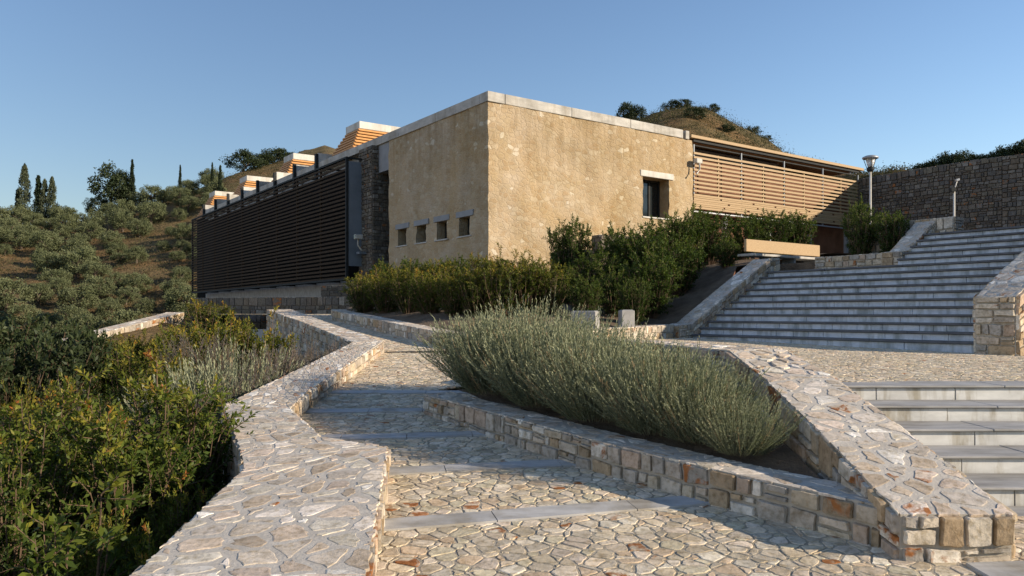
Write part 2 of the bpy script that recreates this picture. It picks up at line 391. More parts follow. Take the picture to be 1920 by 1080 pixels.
def stones(mb, poly, fn, rng, size=.2, aspect=1.2, gap=.02, h=.02, mi=0, jit=.85, rough=.06, edge=.0, var=.5, tilt=.35, blocks=None):
    """fn(x, y, height) -> point in space"""
    for c in (blocks if blocks is not None else cells(poly, size, aspect, gap, rng, jit, var, edge)):
        # subdivide, roughen and round the outline
        n = len(c); cx = sum(p[0] for p in c)/n; cy = sum(p[1] for p in c)/n
        o = []
        for k in range(n):
            a, b = c[k], c[(k+1) % n]; l = math.hypot(b[0]-a[0], b[1]-a[1])
            if l < .08*size: o.append(((a[0]+b[0])/2, (a[1]+b[1])/2)); continue
            for t in (((.15,.5,.85) if l > .5*size else (.2,.8)) if blocks is None else (.06,.35,.65,.94)):
                j = -(rough if blocks is None else .045)*size*rng.random()
                x = a[0]+(b[0]-a[0])*t; y = a[1]+(b[1]-a[1])*t
                dx, dy = x-cx, y-cy; dl = math.hypot(dx, dy)+1e-6
                o.append((x+dx/dl*j, y+dy/dl*j))
        n = len(o)
        if n < 3: continue
        hh = h*(.7+.6*rng.random()); tx, ty = (rng.random()-.5)*tilt*h/size*2, (rng.random()-.5)*tilt*h/size*2
        V = []; ins = .90+.06*rng.random()
        def H(x, y, k): return hh*k + (tx*(x-cx)+ty*(y-cy))
        for x, y in o: V.append(fn(x, y, -.012))
        for x, y in o: V.append(fn(x, y, H(x,y,.55)))
        for x, y in o:
            X, Yy = cx+(x-cx)*ins, cy+(y-cy)*ins; V.append(fn(X, Yy, H(X,Yy,.97+.1*rng.random())))
        V.append(fn(cx, cy, H(cx,cy,1.04)))
        fs = []
        for k in range(n):
            k2 = (k+1) % n
            fs += [(k,k2,n+k2,n+k),(n+k,n+k2,2*n+k2,2*n+k),(2*n+k,2*n+k2,3*n)]
        # orientation: polygons may be clockwise
        A = sum(o[k][0]*o[(k+1)%n][1]-o[(k+1)%n][0]*o[k][1] for k in range(n))
        if A < 0: fs = [f[::-1] for f in fs]
        mb.add(V, fs, mi, (rng.random()*.999, rng.random(), rng.random()))
def face(mb, p00, p10, p11, p01, rng, size=.2, aspect=1.4, gap=.02, h=.025, mi=0, core=1, sq=False, **k):
    """a bilinear face of mortar with stones standing proud of it; seen side given by the corner order (counter clockwise)"""
    p00, p10, p11, p01 = map(Vector, (p00, p10, p11, p01))
    W = ((p10-p00).length+(p11-p01).length)/2; Hh = ((p01-p00).length+(p11-p10).length)/2
    nrm = (p10-p00).cross(p01-p00) + (p11-p10).cross(p01-p11)*0
    if nrm.length < 1e-9: return
    nrm.normalize()
    mb.quad(p00, p10, p11, p01, core)
    def fn(x, y, z):
        u, v = x/W, y/Hh
        return (p00*(1-u)+p10*u)*(1-v) + (p01*(1-u)+p11*u)*v + nrm*z
    stones(mb, [(0,0),(W,0),(W,Hh),(0,Hh)], fn, rng, size, aspect, gap, h, mi, blocks=rubble(W, Hh, size, gap*.42, rng) if sq else None, **k)
def ribbon_wall(name, L, R, zt, zb, rng, size=.2, hcap=.010, capsize=.3, hface=.025, mats=('stone','mortar','cap','capmortar'), sides='LRSE', label=None, cat='wall', gap=.022, capname='capstones', aspect=1.4, facejit=.85, capedge=-.015):
    """a wall whose plan is a ribbon between the left edge L and right edge R; tops zt, bases zb per station (or base pairs)"""
    mb = MB(); cp = MB(); n = len(L)
    P = lambda e, z: Vector((e[0], e[1], z))
    zbl = [z[0] if isinstance(z, tuple) else z for z in zb]; zbr = [z[1] if isinstance(z, tuple) else z for z in zb]
    ztl = [z[0] if isinstance(z, tuple) else z for z in zt]; ztr = [z[1] if isinstance(z, tuple) else z for z in zt]
    for i in range(n-1):
        # right face, seen from the right; left face, seen from the left
        if 'R' in sides: face(mb, P(R[i],zbr[i]), P(R[i+1],zbr[i+1]), P(R[i+1],ztr[i+1]), P(R[i],ztr[i]), rng, size, aspect, gap, hface, 0, 1, sq=True)
        else: mb.quad(P(R[i],zbr[i]), P(R[i+1],zbr[i+1]), P(R[i+1],ztr[i+1]), P(R[i],ztr[i]), 1)
        if 'L' in sides: face(mb, P(L[i+1],zbl[i+1]), P(L[i],zbl[i]), P(L[i],ztl[i]), P(L[i+1],ztl[i+1]), rng, size, aspect, gap, hface, 0, 1, sq=True)
        else: mb.quad(P(L[i+1],zbl[i+1]), P(L[i],zbl[i]), P(L[i],ztl[i]), P(L[i+1],ztl[i+1]), 1)
        face(cp, P(L[i],ztl[i]), P(R[i],ztr[i]), P(R[i+1],ztr[i+1]), P(L[i+1],ztl[i+1]), rng, capsize*.60, 1.35, gap*1.1, hcap*.26, 0, 1, edge=capedge, jit=.95, var=.9, rough=.16)
    for side, i in (('S', 0), ('E', n-1)):
        a, b_ = (L[i], R[i]) if side == 'S' else (R[i], L[i])
        za, zb_ = (zbl[i], zbr[i]) if side == 'S' else (zbr[i], zbl[i])
        ta, tb_ = (ztl[i], ztr[i]) if side == 'S' else (ztr[i], ztl[i])
        if side in sides: face(mb, P(a,za), P(b_,zb_), P(b_,tb_), P(a,ta), rng, size, aspect, gap, hface, 0, 1, sq=True)
        else: mb.quad(P(a,za), P(b_,zb_), P(b_,tb_), P(a,ta), 1)
    o = mb.build(name, [M[mats[0]], M[mats[1]]]); tag(o, label, cat)
    cp.build(capname, [M[mats[2]], M[mats[3]]], o)
    return o

# ------------------------------------------------------------------ plan frames
WV = Vector((-.5806, .8142, 0)); UV = Vector((.8142, .5806, 0)); ZV = Vector((0,0,1))
C0 = Vector((-.8, 26, 0))
def B(a, b, z): return C0 + WV*a + UV*b + ZV*z       # building: a along the left facade, b along the right one
S0 = Vector((7.65, 12.75, 0))
def S(s, t, z): return S0 + WV*s + UV*t + ZV*z       # upper staircase: s across it, t up it
def zpath(y): return min(-1.6 + .064*y, .0)
def zland(x, y): return -.65 - .0136*(x-2.6) + .0103*(y-7.04)
def zpave(x, y):
    if y < 9: return zpath(y)
    t = max(0, min(1, (x+1.2)/2.2)); t = t*t*(3-2*t)
    return zpath(y)*(1-t) + zland(x, y)*t

rng = random.Random(7)
# ------------------------------------------------------------------ terrain
RIDGE = [(-1400,440,120),(-600,450,120),(0,424,130),(150,418,130),(250,396,130),(350,366,135),(430,330,140),(520,300,150),(575,276,160),(610,270,160),(660,285,160),(760,300,150),(1000,280,130),(1150,236,120),(1208,222,118),(1246,207,116),(1290,199,115),(1325,203,115),(1360,220,116),(1408,246,117),(1442,265,118),(1473,289,118),(1560,318,100),(1640,326,80),(1750,312,72),(1850,302,70),(1920,300,70),(2500,330,80),(4500,560,100)]
RA = np.array([math.atan((p-960)/F) for p, y, d in RIDGE])
RR = np.array([d*math.hypot(1, (p-960)/F) for p, y, d in RIDGE])
RH = np.array([(HOR-y)/F*d for p, y, d in RIDGE])
def sstep(a, b, x):
    t = max(0., min(1., (x-a)/(b-a))); return t*t*(3-2*t)
def gz(x, y):
    r = math.hypot(x, y); ph = math.atan2(x, y)
    near = -2.35 + .05*max(0, min(y, 30)) - .13*max(0, min(-(x+3.2), 14))*sstep(-6, 2, y)
    near += .10*mnoise.noise((x*.35, y*.35, 1.3))
    if 20 < y < 30.5 and -17 < x < -8:
        near = max(near, float(np.interp(y, [22.2,24.5,28.3], [-.78,-.52,.05]))-.17-.30*max(0, abs(x+12.45)-.3)-.5*max(0, y-28.3))
    f = 1 - sstep(1.05, 1.5, abs(ph))
    R = float(np.interp(ph, RA, RR)); Hh = float(np.interp(ph, RA, RH))
    r0 = 82 if ph < -.3 else (82-32*sstep(-.3,-.1,ph))
    if r0 > R-15: r0 = R-15
    t = max(0, (r-r0)/(R-r0))
    if t <= 1: k = t*(1.18-.18*t) if t > 0 else 0
    else: k = max(.25, 1-.35*(r-R)/70)
    if t > 0:
        z = near + (Hh-near)*k
        # terraces and knolls, fading at the ridge so the skyline holds
        w = min(1, t*4)*(1-.7*sstep(.75, 1, min(t,1)))
        z += w*(1.6*mnoise.noise((x*.035, y*.035, 4)) + .7*mnoise.noise((x*.11, y*.11, 9)))
        z += .35*sstep(0,.2,t)*mnoise.noise((x*.3, y*.3, 2))
        # the bare cut slope at the far left
        return near + (z-near)*f if f < 1 else z
    return near
def build_ground():
    az = np.concatenate([np.linspace(-math.pi, -.75, 26)[:-1], np.linspace(-.75, .75, 241), np.linspace(.75, math.pi, 26)[1:]])
    rr = [0.0]; r = .8
    while r < 45: rr.append(r); r *= 1.06
    rr += list(np.linspace(46, 175, 100)) + [185, 200, 230, 280, 360, 480, 650, 900]
    V = []; fs = []; n = len(az)
    for r in rr:
        for a in az:
            x, y = r*math.sin(a), r*math.cos(a); V.append((x, y, gz(x, y)))
    for i in range(len(rr)-1):
        for k in range(n-1):
            fs.append((i*n+k, (i+1)*n+k, (i+1)*n+k+1, i*n+k+1)[::-1])
    mb = MB(); mb.add(V, fs, 0, (.5,.5,.5), True)
    o = mb.build('ground', M['terrain'], loc=(0,0,0)); tag(o, kind='structure')
build_ground()

# ------------------------------------------------------------------ path with marble strips
path_o = empty('path', (0,0,0), kind='structure')
strips = [((-.75,4.73),(1.22,5.21)),((-.94,5.95),(.38,6.19)),((-1.76,7.09),(-.45,7.25)),((-2.31,8.38),(-.99,8.44)),((-2.27,9.64),(-.9,9.62))]
def yl(st, x):
    (x0,y0),(x1,y1) = st; return y0+(y1-y0)*(x-x0)/(x1-x0)
def pave(mb, poly, zf, size=.2, h=.016, gap=.020, **k):
    n = 14; g = []; q = [Vector((*p, 0)) for p in poly]
    for j in range(n+1):
        for i in range(n+1):
            p = q[0].lerp(q[1], i/n).lerp(q[3].lerp(q[2], i/n), j/n); g.append((p.x, p.y, zf(p.x, p.y)))
    mb.add(g, [(j*(n+1)+i, j*(n+1)+i+1, (j+1)*(n+1)+i+1, (j+1)*(n+1)+i) for j in range(n) for i in range(n)], 1)
    stones(mb, poly, lambda x, y, z: Vector((x, y, zf(x,y)+z)), rng, size*.43, 1.5, gap*.30, h*.24, 0, rough=.12, tilt=.9, var=1.0, jit=1.0, **k)
zp = lambda x, y: zpath(y)
XR = [4.0, 2.2, 1.0, .2, -.2]
hw = .105
mb = MB()
pave(mb, [(-1.0,2.0),(2.4,2.0),(2.4,yl(strips[0],2.4)-hw),(-1.0,yl(strips[0],-1.0)-hw)], zp)
pave(mb, [(2.4,2.0),(6.5,2.0),(6.5,4.9),(2.4,4.9)], zp)
for i in range(4):
    xl = [-1.3,-2.1,-2.5,-2.5][i]; xr = [2.1,1.3,.5,.2][i]
    pave(mb, [(xl,yl(strips[i],xl)+hw),(xr,yl(strips[i],xr)+hw),(xr,yl(strips[i+1],xr)-hw),(xl,yl(strips[i+1],xl)-hw)], zp)
pave(mb, [(-2.5,9.75),(-.6,9.75),(-.6,13.95),(-2.5,13.95)], zpave)
pave(mb, [(-.6,9.75),(.9,9.75),(1.3,14.7),(-.6,14.7)], zpave)
pave(mb, [(-2.6,14.05),(-.6,14.05),(-4.4,22.4),(-7.2,24.6)], zp, size=.26)
pave(mb, [(-7.2,24.6),(-4.4,22.4),(-4.6,29),(-14,30)], lambda x, y: min(zpath(y), -.02), size=.3)
mb.build('paving', [M['pave'], M['pavemortar']], path_o)
def slab(mb, a, b, w, zf, z=.016, mi=0, th=.05):
    a = Vector((*a,0)); b = Vector((*b,0)); d = (b-a).normalized(); n = Vector((-d.y,d.x,0))*w/2
    P = [a-n, b-n, b+n, a+n]
    V = [(p.x,p.y,zf(p.x,p.y)+z-th) for p in P]+[(p.x,p.y,zf(p.x,p.y)+z) for p in P]
    mb.add(V, [(4,5,6,7),(0,1,5,4),(1,2,6,5),(2,3,7,6),(3,0,4,7)], mi)
for i, ((x0,y0),(x1,y1)) in enumerate(strips):
    mb = MB(); xa = [-1.0,-1.3,-2.2,-2.5,-2.5][i]; xb = [2.05,1.25,.5,.1,.1][i]
    ya, yb = yl(strips[i],xa), yl(strips[i],xb); x = xa
    while x < xb:                                        # slabs laid end to end
        x2 = min(xb, x+rng.uniform(.55,.95)); 
        slab(mb, (x, yl(strips[i],x)), (x2-.006, yl(strips[i],x2-.006)), 2*hw-.012, zp, .012+.003*rng.random()); x = x2
    mb.build('stone_strip', M['marble'], path_o)
mb = MB(); slab(mb, (2.42,3.95), (3.3,4.02), .3, zp, .018); mb.build('stone_strip', M['marble'], path_o)
mb = MB(); slab(mb, (-2.3,14.0), (-.6,13.9), .07, zpave, .012); mb.build('drain_channel', M['steel'], path_o)

# landing between the two flights
land = empty('landing', (0,0,0), kind='structure'); mb = MB()
zl = lambda x, y: zland(x, y)
pave(mb, [(2.3,7.40),(11,7.40),(11,12.0),(7.60,12.80)], zl, size=.17)
lf = S(6.3, 0, 0); 
pave(mb, [(2.3,7.40),(7.60,12.80),(lf.x,lf.y),(1.3,14.7)], zl, size=.17)
pave(mb, [(2.3,7.40),(1.3,14.7),(.9,9.75),(2.0,7.40)], zl, size=.17)
mb.build('paving', [M['pave'], M['pavemortar']], land)

# ------------------------------------------------------------------ parapet on the left of the path
Lp = [(-1.55,2.2),(-1.70,3.47),(-1.82,5.27),(-2.86,7.67),(-2.84,10.5),(-2.85,13.9),(-5.0,18.6),(-7.5,23.7)]
Rp = [(-.50,2.2),(-.66,3.47),(-.96,5.92),(-2.16,7.50),(-2.26,8.6),(-2.34,14.0),(-4.5,18.7),(-6.9,24.1)]
ztop = lambda y: -1.4 + .064*y
# the jog at the end of the wide near length is its own station
Lp.insert(3, (-2.05,5.85)); Rp.insert(3, (-1.56,6.27))
ribbon_wall('parapet_wall', Lp, Rp, [(ztop(l[1]), ztop(r[1])) for l, r in zip(Lp, Rp)], [(ztop(l[1])-1.35, zpath(r[1])-.1) for l, r in zip(Lp, Rp)],
    random.Random(3), .17, capsize=.27, hcap=.012, hface=.028, label='long zigzag limestone parapet with flat paved top along the left of the path', sides='LRE', capedge=-.02)

# ------------------------------------------------------------------ planter: kerb, side wall beside the steps, back wall
K = [(2.09,4.36),(1.32,5.17),(.62,6.0),(-.05,6.95),(-.55,7.7),(-.93,8.28)]
def offs(P, d):
    out = []
    for i, p in enumerate(P):
        a = Vector(P[max(0,i-1)]); b = Vector(P[min(len(P)-1,i+1)]); t = (b-a).normalized()
        out.append((p[0]-t.y*d, p[1]+t.x*d))
    return out
Ki = offs(K, -.34)
Ki[-1] = (-.70, 8.62)
zk = [zpath(p[1])+h for p, h in zip(K, (.235,.235,.24,.235,.22,.20))]
ribbon_wall('planter_kerb', K, Ki, zk, [(zpath(p[1])-.03, zpath(p[1])-.03) for p in K], random.Random(11), .125, capsize=.24, hface=.026, hcap=.010,
    label='low kerb of squared limestone blocks in front of the lavender bed', cat='kerb', sides='LSE', aspect=1.15, facejit=.6, gap=.026)
# wall beside the lower steps, then turning left behind the bed
Lw = [(2.10,4.18),(2.08,5.2),(2.05,6.3),(1.98,7.05),(1.45,8.1),(.72,9.8)]
Rw = [(2.70,4.18),(2.66,5.2),(2.62,6.3),(2.58,7.35),(1.72,8.6),(.98,9.95)]
zw = [-1.085,-.80,-.52,-.335,-.31,-.30]
ribbon_wall('planter_wall', Lw, Rw, zw, [-1.36,-1.36,-1.3,-1.15,-1.1,-1.1], random.Random(5), .15, capsize=.24, hface=.03, hcap=.014,
    label='sloping limestone wall with broad paved top between the lavender bed and lower steps', sides='LRSE', aspect=1.25, facejit=.6)
mb = MB(); rs = random.Random(2)
g = []
pl = [(-.62,8.7),(2.05,4.9)]; 
for j in range(13):
    for i in range(19):
        u, v = i/18, j/12
        a = Vector((-.62,8.62)).lerp(Vector((1.98,4.75)), u); b_ = Vector((.80,9.75)).lerp(Vector((2.10,6.9)), u)
        p = a.lerp(b_, v); g.append((p.x, p.y, zpath(a.y)+.17+.30*v+.03*rs.random()))
mb.add(g, [(j*19+i, j*19+i+1, (j+1)*19+i+1, (j+1)*19+i) for j in range(12) for i in range(18)], 0, smooth=True)
tag(mb.build('planter_soil', M['soil']), kind='structure')

# ------------------------------------------------------------------ lower steps
low = empty('lower_steps', (4.6, 5.9, -1.35), 'sunlit lower flight of steps with white marble risers and grey treads', 'staircase')
rl = random.Random(21)
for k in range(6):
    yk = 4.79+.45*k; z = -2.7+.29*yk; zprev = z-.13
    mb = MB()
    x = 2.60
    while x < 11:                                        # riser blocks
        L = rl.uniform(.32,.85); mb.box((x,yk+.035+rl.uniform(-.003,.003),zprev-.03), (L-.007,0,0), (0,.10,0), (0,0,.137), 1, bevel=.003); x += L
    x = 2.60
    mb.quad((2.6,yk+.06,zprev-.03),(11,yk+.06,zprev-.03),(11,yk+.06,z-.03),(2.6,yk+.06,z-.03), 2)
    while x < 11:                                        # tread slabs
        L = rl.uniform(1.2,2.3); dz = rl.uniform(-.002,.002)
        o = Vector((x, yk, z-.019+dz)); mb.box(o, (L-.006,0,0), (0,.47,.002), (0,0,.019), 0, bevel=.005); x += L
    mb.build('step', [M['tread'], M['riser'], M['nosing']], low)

# ------------------------------------------------------------------ upper steps
up = empty('upper_steps', S(3, 0, -.66), 'wide shaded upper staircase of grey marble tinted shade blue climbing to the right', 'staircase')
RISE, TR = .152, .2775
def zfoot(s): return -.655 + .10*s/6.14
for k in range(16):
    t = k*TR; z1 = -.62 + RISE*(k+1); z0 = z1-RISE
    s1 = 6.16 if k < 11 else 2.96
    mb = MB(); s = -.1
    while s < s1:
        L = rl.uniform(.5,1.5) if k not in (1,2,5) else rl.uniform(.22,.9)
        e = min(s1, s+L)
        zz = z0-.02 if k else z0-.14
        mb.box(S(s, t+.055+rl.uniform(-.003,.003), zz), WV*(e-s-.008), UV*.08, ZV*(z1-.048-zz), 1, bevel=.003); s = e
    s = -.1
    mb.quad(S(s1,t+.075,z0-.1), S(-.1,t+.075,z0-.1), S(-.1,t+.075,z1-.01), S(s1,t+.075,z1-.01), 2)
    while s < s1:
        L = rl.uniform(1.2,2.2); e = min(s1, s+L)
        mb.box(S(s, t, z1-.042), WV*(e-s-.005), UV*(TR+.09), ZV*.042, 0, bevel=.004); s = e  # slab coloured dark to draw the shadow line below the overhang
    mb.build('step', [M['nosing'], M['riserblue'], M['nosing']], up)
ZPL = -.62+RISE*11; ZT = -.62+RISE*16
mb = MB()
mb.box(S(2.9, 11*TR-.0, ZPL-.5), WV*4.4, UV*5.2, ZV*.494, 0)
tag(mb.build('bench_platform', M['marble']), kind='structure')
mb = MB(); mb.box(S(-6, 16*TR+.02, ZT-.6), WV*9.0, UV*22, ZV*.594, 0)
mb.box(S(3.0, 9.0, ZT-.7), WV*9.0, UV*13.4, ZV*.65, 0)
tag(mb.build('upper_terrace', M['marble']), kind='structure')

def swall(name, pts, th, zt, zb, seed, label, sides='LRSE', size=.19, cat='wall', mats=('stone','mortar','cap','capmortar'), capsize=.26, hcap=.012, hface=.028, aspect=1.4, facejit=.75):
    """wall along points given as (s, t); thickness th towards the left of travel"""
    P = [S(s, t, 0) for s, t in pts]; R_ = [(p.x,p.y) for p in P]
    L_ = offs(R_, th)
    return ribbon_wall(name, L_, R_, zt, zb, random.Random(seed), size, capsize=capsize, hcap=hcap, hface=hface, label=label, sides=sides, cat=cat, mats=mats, aspect=aspect, facejit=facejit)
# left flank of the stairs (travelling up the stairs, left of travel is away from them)
swall('stair_wall', [(6.14,-.35),(6.14,.1),(6.14,2.95),(6.14,3.35)], .5, [-.28,-.22,ZPL+.33,ZPL+.36], [-.9,-.9,.2,.6], 31,
      'rubble wall with sloping cap rising along the left side of the upper staircase', capsize=.3)
# right flank: foot seen end on, unseen upper part raised to shade the stairs
swall('stair_wall', [(0,9.5),(0,4.2),(0,2.0),(0,0),(0,-.02)], .6, [4.6,2.85,.28+.46*2.0,.28,.27], [.8,.2,-.6,-.9,-.9], 32,
      'rubble wall with big ochre blocks at the right foot of the upper staircase', size=.21, sides='LRE', hface=.04, capsize=.3, aspect=1.15)
swall('bench_side_wall', [(5.3,3.62),(2.98,3.62)], .4, [ZPL+.34,ZPL+.34], [ZPL-.3,ZPL-.3], 33, 'low rubble wall in front of two shrubs right of the bench', size=.16) 
swall('flight_wall', [(2.98,3.25),(2.98,3.62),(2.98,4.75)], .42, [ZPL+.32,ZPL+.36,ZT+.34], [ZPL-.3,ZPL-.3,ZT-.9], 34, 'short sloping rubble wall along the left of the top steps', size=.16)
swall('terrace_wall', [(4.9,4.78),(2.55,4.78)], .42, [ZT+.40,ZT+.40], [ZPL-.3,ZPL-.3], 35, 'level rubble wall with white end stone at the head of the stairs', size=.19)
# low wall closing the bank at the back of the landing
A_ = S(6.3,-.35,0)
ribbon_wall('bank_wall', [(A_.x-.25,A_.y+.40),(2.4,16.6),(1.15,14.85),(.2,14.7)][::-1], [(A_.x,A_.y),(2.65,16.25),(1.35,14.5),(.25,14.35)][::-1], [-.34,-.31,-.28,-.25], [-.9]*4, random.Random(36), .17,
    label='low rubble retaining wall curving from stair foot behind the lavender', sides='LRSE')
# kerb along the right of the upper path
Kr = [(-.75,14.3),(-1.35,15.0),(-2.6,17.3),(-4.0,20.0),(-5.15,22.2),(-5.3,22.7)]
Kl = offs(Kr, -.42)
ribbon_wall('path_kerb', Kr, Kl, [zpath(p[1])+.27 for p in Kr], [zpath(p[1])-.1 for p in Kr], random.Random(37), .2, label='low rough stone kerb below the yellow green hedge on the upper path', cat='kerb', sides='LSE')
# walls beneath the dark screen
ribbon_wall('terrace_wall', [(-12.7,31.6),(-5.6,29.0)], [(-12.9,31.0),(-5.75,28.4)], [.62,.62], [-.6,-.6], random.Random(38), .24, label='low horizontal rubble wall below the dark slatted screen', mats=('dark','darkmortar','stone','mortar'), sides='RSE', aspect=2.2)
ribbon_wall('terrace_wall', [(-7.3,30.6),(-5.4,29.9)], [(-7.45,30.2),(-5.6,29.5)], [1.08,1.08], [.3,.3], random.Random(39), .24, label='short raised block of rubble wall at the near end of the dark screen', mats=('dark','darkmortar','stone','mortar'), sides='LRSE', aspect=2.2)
# sunlit path wall far on the left
ribbon_wall('path_wall', [(-13.1,22.2),(-13.2,24.5),(-12.6,28.3)], [(-12.6,22.2),(-12.65,24.5),(-12.0,28.3)], [-.78,-.52,.05], [-2.6,-2.4,-1.9], random.Random(40), .25, label='distant sunlit stretch of pale path wall among the shrubs at left', sides='RSE', capsize=.3)

# tall retaining wall on the right
mb = MB(); P0 = Vector((17.5,39.0,0)); D = -WV; cp = MB()
zs = lambda t: 6.75 + .25*math.sin(t*.35)*.3
n = 13
for i in range(n):
    t0, t1 = i*2.2, (i+1)*2.2
    a, b_ = P0+D*t0, P0+D*t1
    face(mb, a+ZV*1.4, b_+ZV*1.4, b_+ZV*zs(t1), a+ZV*zs(t0), random.Random(50+i), .2, 1.5, .03, .06, 0, 1, sq=True)
    face(cp, a+ZV*zs(t0), b_+ZV*zs(t1), b_+UV*.6+ZV*zs(t1), a+UV*.6+ZV*zs(t0), random.Random(80+i), .35, 1.3, .03, .05, 0, 1)
    mb.quad(b_+UV*.6+ZV*1.4, a+UV*.6+ZV*1.4, a+UV*.6+ZV*zs(t0), b_+UV*.6+ZV*zs(t1), 1)
e = P0+D*(n*2.2)
mb.quad(P0+UV*.6+ZV*1.4, P0+ZV*1.4, P0+ZV*zs(0), P0+UV*.6+ZV*zs(0), 1)
mb.quad(e+ZV*1.4, e+UV*.6+ZV*1.4, e+UV*.6+ZV*zs(n*2.2), e+ZV*zs(n*2.2), 1)
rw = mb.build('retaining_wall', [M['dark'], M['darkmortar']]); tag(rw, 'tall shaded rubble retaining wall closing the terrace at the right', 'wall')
cp.build('capstones', [M['dark'], M['darkmortar']], rw)

# ------------------------------------------------------------------ planted bank below the building
mb = MB(); rs = random.Random(4)
Fp = [(-5.6,29.0,.1),(-5.25,23.0,.08),(-4.85,22.0,.02),(-3.6,19.6,-.15),(-2.2,17.0,-.33),(-.9,14.75,-.48),(.2,14.85,-.42),(1.2,15.0,-.38),(2.3,16.75,-.36)]
q = S(6.62,-.1,-.30); Fp.append((q.x,q.y,q.z))
for tt, zz in ((1.0,.22),(2.0,.74),(3.2,1.25),(5.0,1.5),(7.4,1.8),(12,2.0)):
    q = S(6.62 if tt < 3.2 else 7.35, tt, zz); Fp.append((q.x,q.y,q.z))
Bp = [B(9,-.3,.7),B(6,-.1,.8),B(4,-.1,.9),B(2,-.1,1.0),B(.6,-.1,1.05),B(-.05,-.05,1.1),B(-.1,.6,1.1),B(-.1,1.4,1.15),B(-.1,2.4,1.25),B(-.1,3.6,1.4),B(-.1,4.8,1.6),B(-.1,6.2,1.8),B(-.1,7.6,1.95),B(-.1,9.2,2.05),B(-.1,11,2.1),B(-.1,13,2.1)]
nn = len(Fp); rows = 14; g = []
NI = 4*(nn-1)
def pl_at(P, k):
    i = min(int(k/4), len(P)-2); t = k/4-i
    return Vector(P[i]).lerp(Vector(P[i+1]), t)
for j in range(rows+1):
    v = j/rows
    for i in range(NI+1):
        p = pl_at(Fp, i).lerp(pl_at(Bp, i), v)
        p.z += .06*mnoise.noise((p.x*1.3, p.y*1.3, 0))*math.sin(math.pi*v)*2
        g.append(p)
BANK = g
mb.add(g, [(j*(NI+1)+i, (j+1)*(NI+1)+i, (j+1)*(NI+1)+i+1, j*(NI+1)+i+1)[::-1] for j in range(rows) for i in range(NI)], 0, smooth=True)
tag(mb.build('planting_bank', M['soil']), kind='structure')
bankxy = np.array([(p.x,p.y,p.z) for p in BANK])
def zbank(x, y):
    d = (bankxy[:,0]-x)**2+(bankxy[:,1]-y)**2
    i = np.argsort(d)[:4]; w = 1/(d[i]+.01); return float((bankxy[i,2]*w).sum()/w.sum())
# soil of the small bed beside the top steps
mb = MB(); mb.box(S(3.35,3.9,ZPL-.2), WV*3.4, UV*.95, ZV*.45); tag(mb.build('bed_soil', M['soil']), kind='structure')
for px, Y, wd, dp, ty, ang, lab in ((1093,15.5,.52,.36,584,-.35,'grey concrete block half buried at the foot of the bank behind the lavender'),(1178,16.9,.30,.24,582,.2,'small pale concrete block higher on the bank beside the stair wall')):
    p = at(px, 588, Y); p.z = zbank(p.x, p.y); hh = (HOR-ty)/F*Y-p.z; o = empty('concrete_block', p, lab, 'block'); mb = MB()
    ca, sa = math.cos(ang), math.sin(ang); ex = Vector((ca,sa,0)); ey = Vector((-sa,ca,0))
    mb.box(p-ex*wd/2-ZV*.2, ex*wd, ey*dp, ZV*(hh+.2), bevel=.012); x_ = mb.build('block_body', M['block'], o)
    mb = MB(); mb.box(p-ex*(wd/2-.03)+ey*.03+ZV*(hh-.004), ex*(wd-.06), ey*(dp-.06), ZV*.02, bevel=.006); mb.build('lid', M['greyconcrete'], o)

# ------------------------------------------------------------------ museum building
bld = empty('museum_building', B(0,0,0), 'sand coloured stone museum building with timber slatted screens and roof lanterns', 'building')
def nvec(p, k=.9, amp=.042):
    return Vector((mnoise.noise((p.x*k,p.y*k,p.z*k)), mnoise.noise((p.x*k+31,p.y*k,p.z*k)), 0))*amp + Vector((mnoise.noise((p.x*4,p.y*4,p.z*4+7)), mnoise.noise((p.x*4+9,p.y*4,p.z*4)), 0))*amp*.75
def stonewall(mb, fn, A, Z, holes, step=.14, flip=False):
    def cuts(lo, hi, marks):
        m = sorted(set([lo, hi]+marks)); out = []
        for a, b_ in zip(m, m[1:]):
            n = max(1, round((b_-a)/step)); out += [a+(b_-a)*i/n for i in range(n)]
        return out+[hi]
    xs = cuts(A[0], A[1], [v for h in holes for v in h[:2]]); zs_ = cuts(Z[0], Z[1], [v for h in holes for v in h[2:]])
    V = []; fs = []; n = len(xs)
    for z in zs_:
        for x in xs:
            p = fn(x, z); V.append(p+nvec(p))
    for j in range(len(zs_)-1):
        for i in range(n-1):
            cx, cz = (xs[i]+xs[i+1])/2, (zs_[j]+zs_[j+1])/2
            if any(h[0] < cx < h[1] and h[2] < cz < h[3] for h in holes): continue
            f = (j*n+i, j*n+i+1, (j+1)*n+i+1, (j+1)*n+i); fs.append(f[::-1] if flip else f)
    mb.add(V, fs, 0, smooth=True)
def reveal(mb, fn, h, depth, mi=0):
    x0, x1, z0, z1 = h; pts = [(x0,z0),(x1,z0),(x1,z1),(x0,z1)]
    for k in range(4):
        a, b_ = pts[k], pts[(k+1) % 4]
        pa, pb = fn(a[0],a[1],0), fn(b_[0],b_[1],0)
        mb.quad(pa+nvec(pa), pb+nvec(pb), fn(b_[0],b_[1],depth), fn(a[0],a[1],depth), mi)
ZTOP = 7.14
smallw = [(c-.37, c+.37, 2.74, 3.40) for c in (1.5,3.1,4.65,6.22)]
bigw = (7.25, 8.75, 3.81, 5.37)
fl = lambda x, z, d=0: B(x, d, z)
fr = lambda x, z, d=0: B(d, x, z)
mb = MB()
stonewall(mb, fl, (0,7.38), (-.6,ZTOP), smallw, flip=True)
stonewall(mb, fr, (0,10.15), (-.6,ZTOP), [bigw])
for h in smallw: reveal(mb, fl, h, .42)
reveal(mb, fr, bigw, .62)
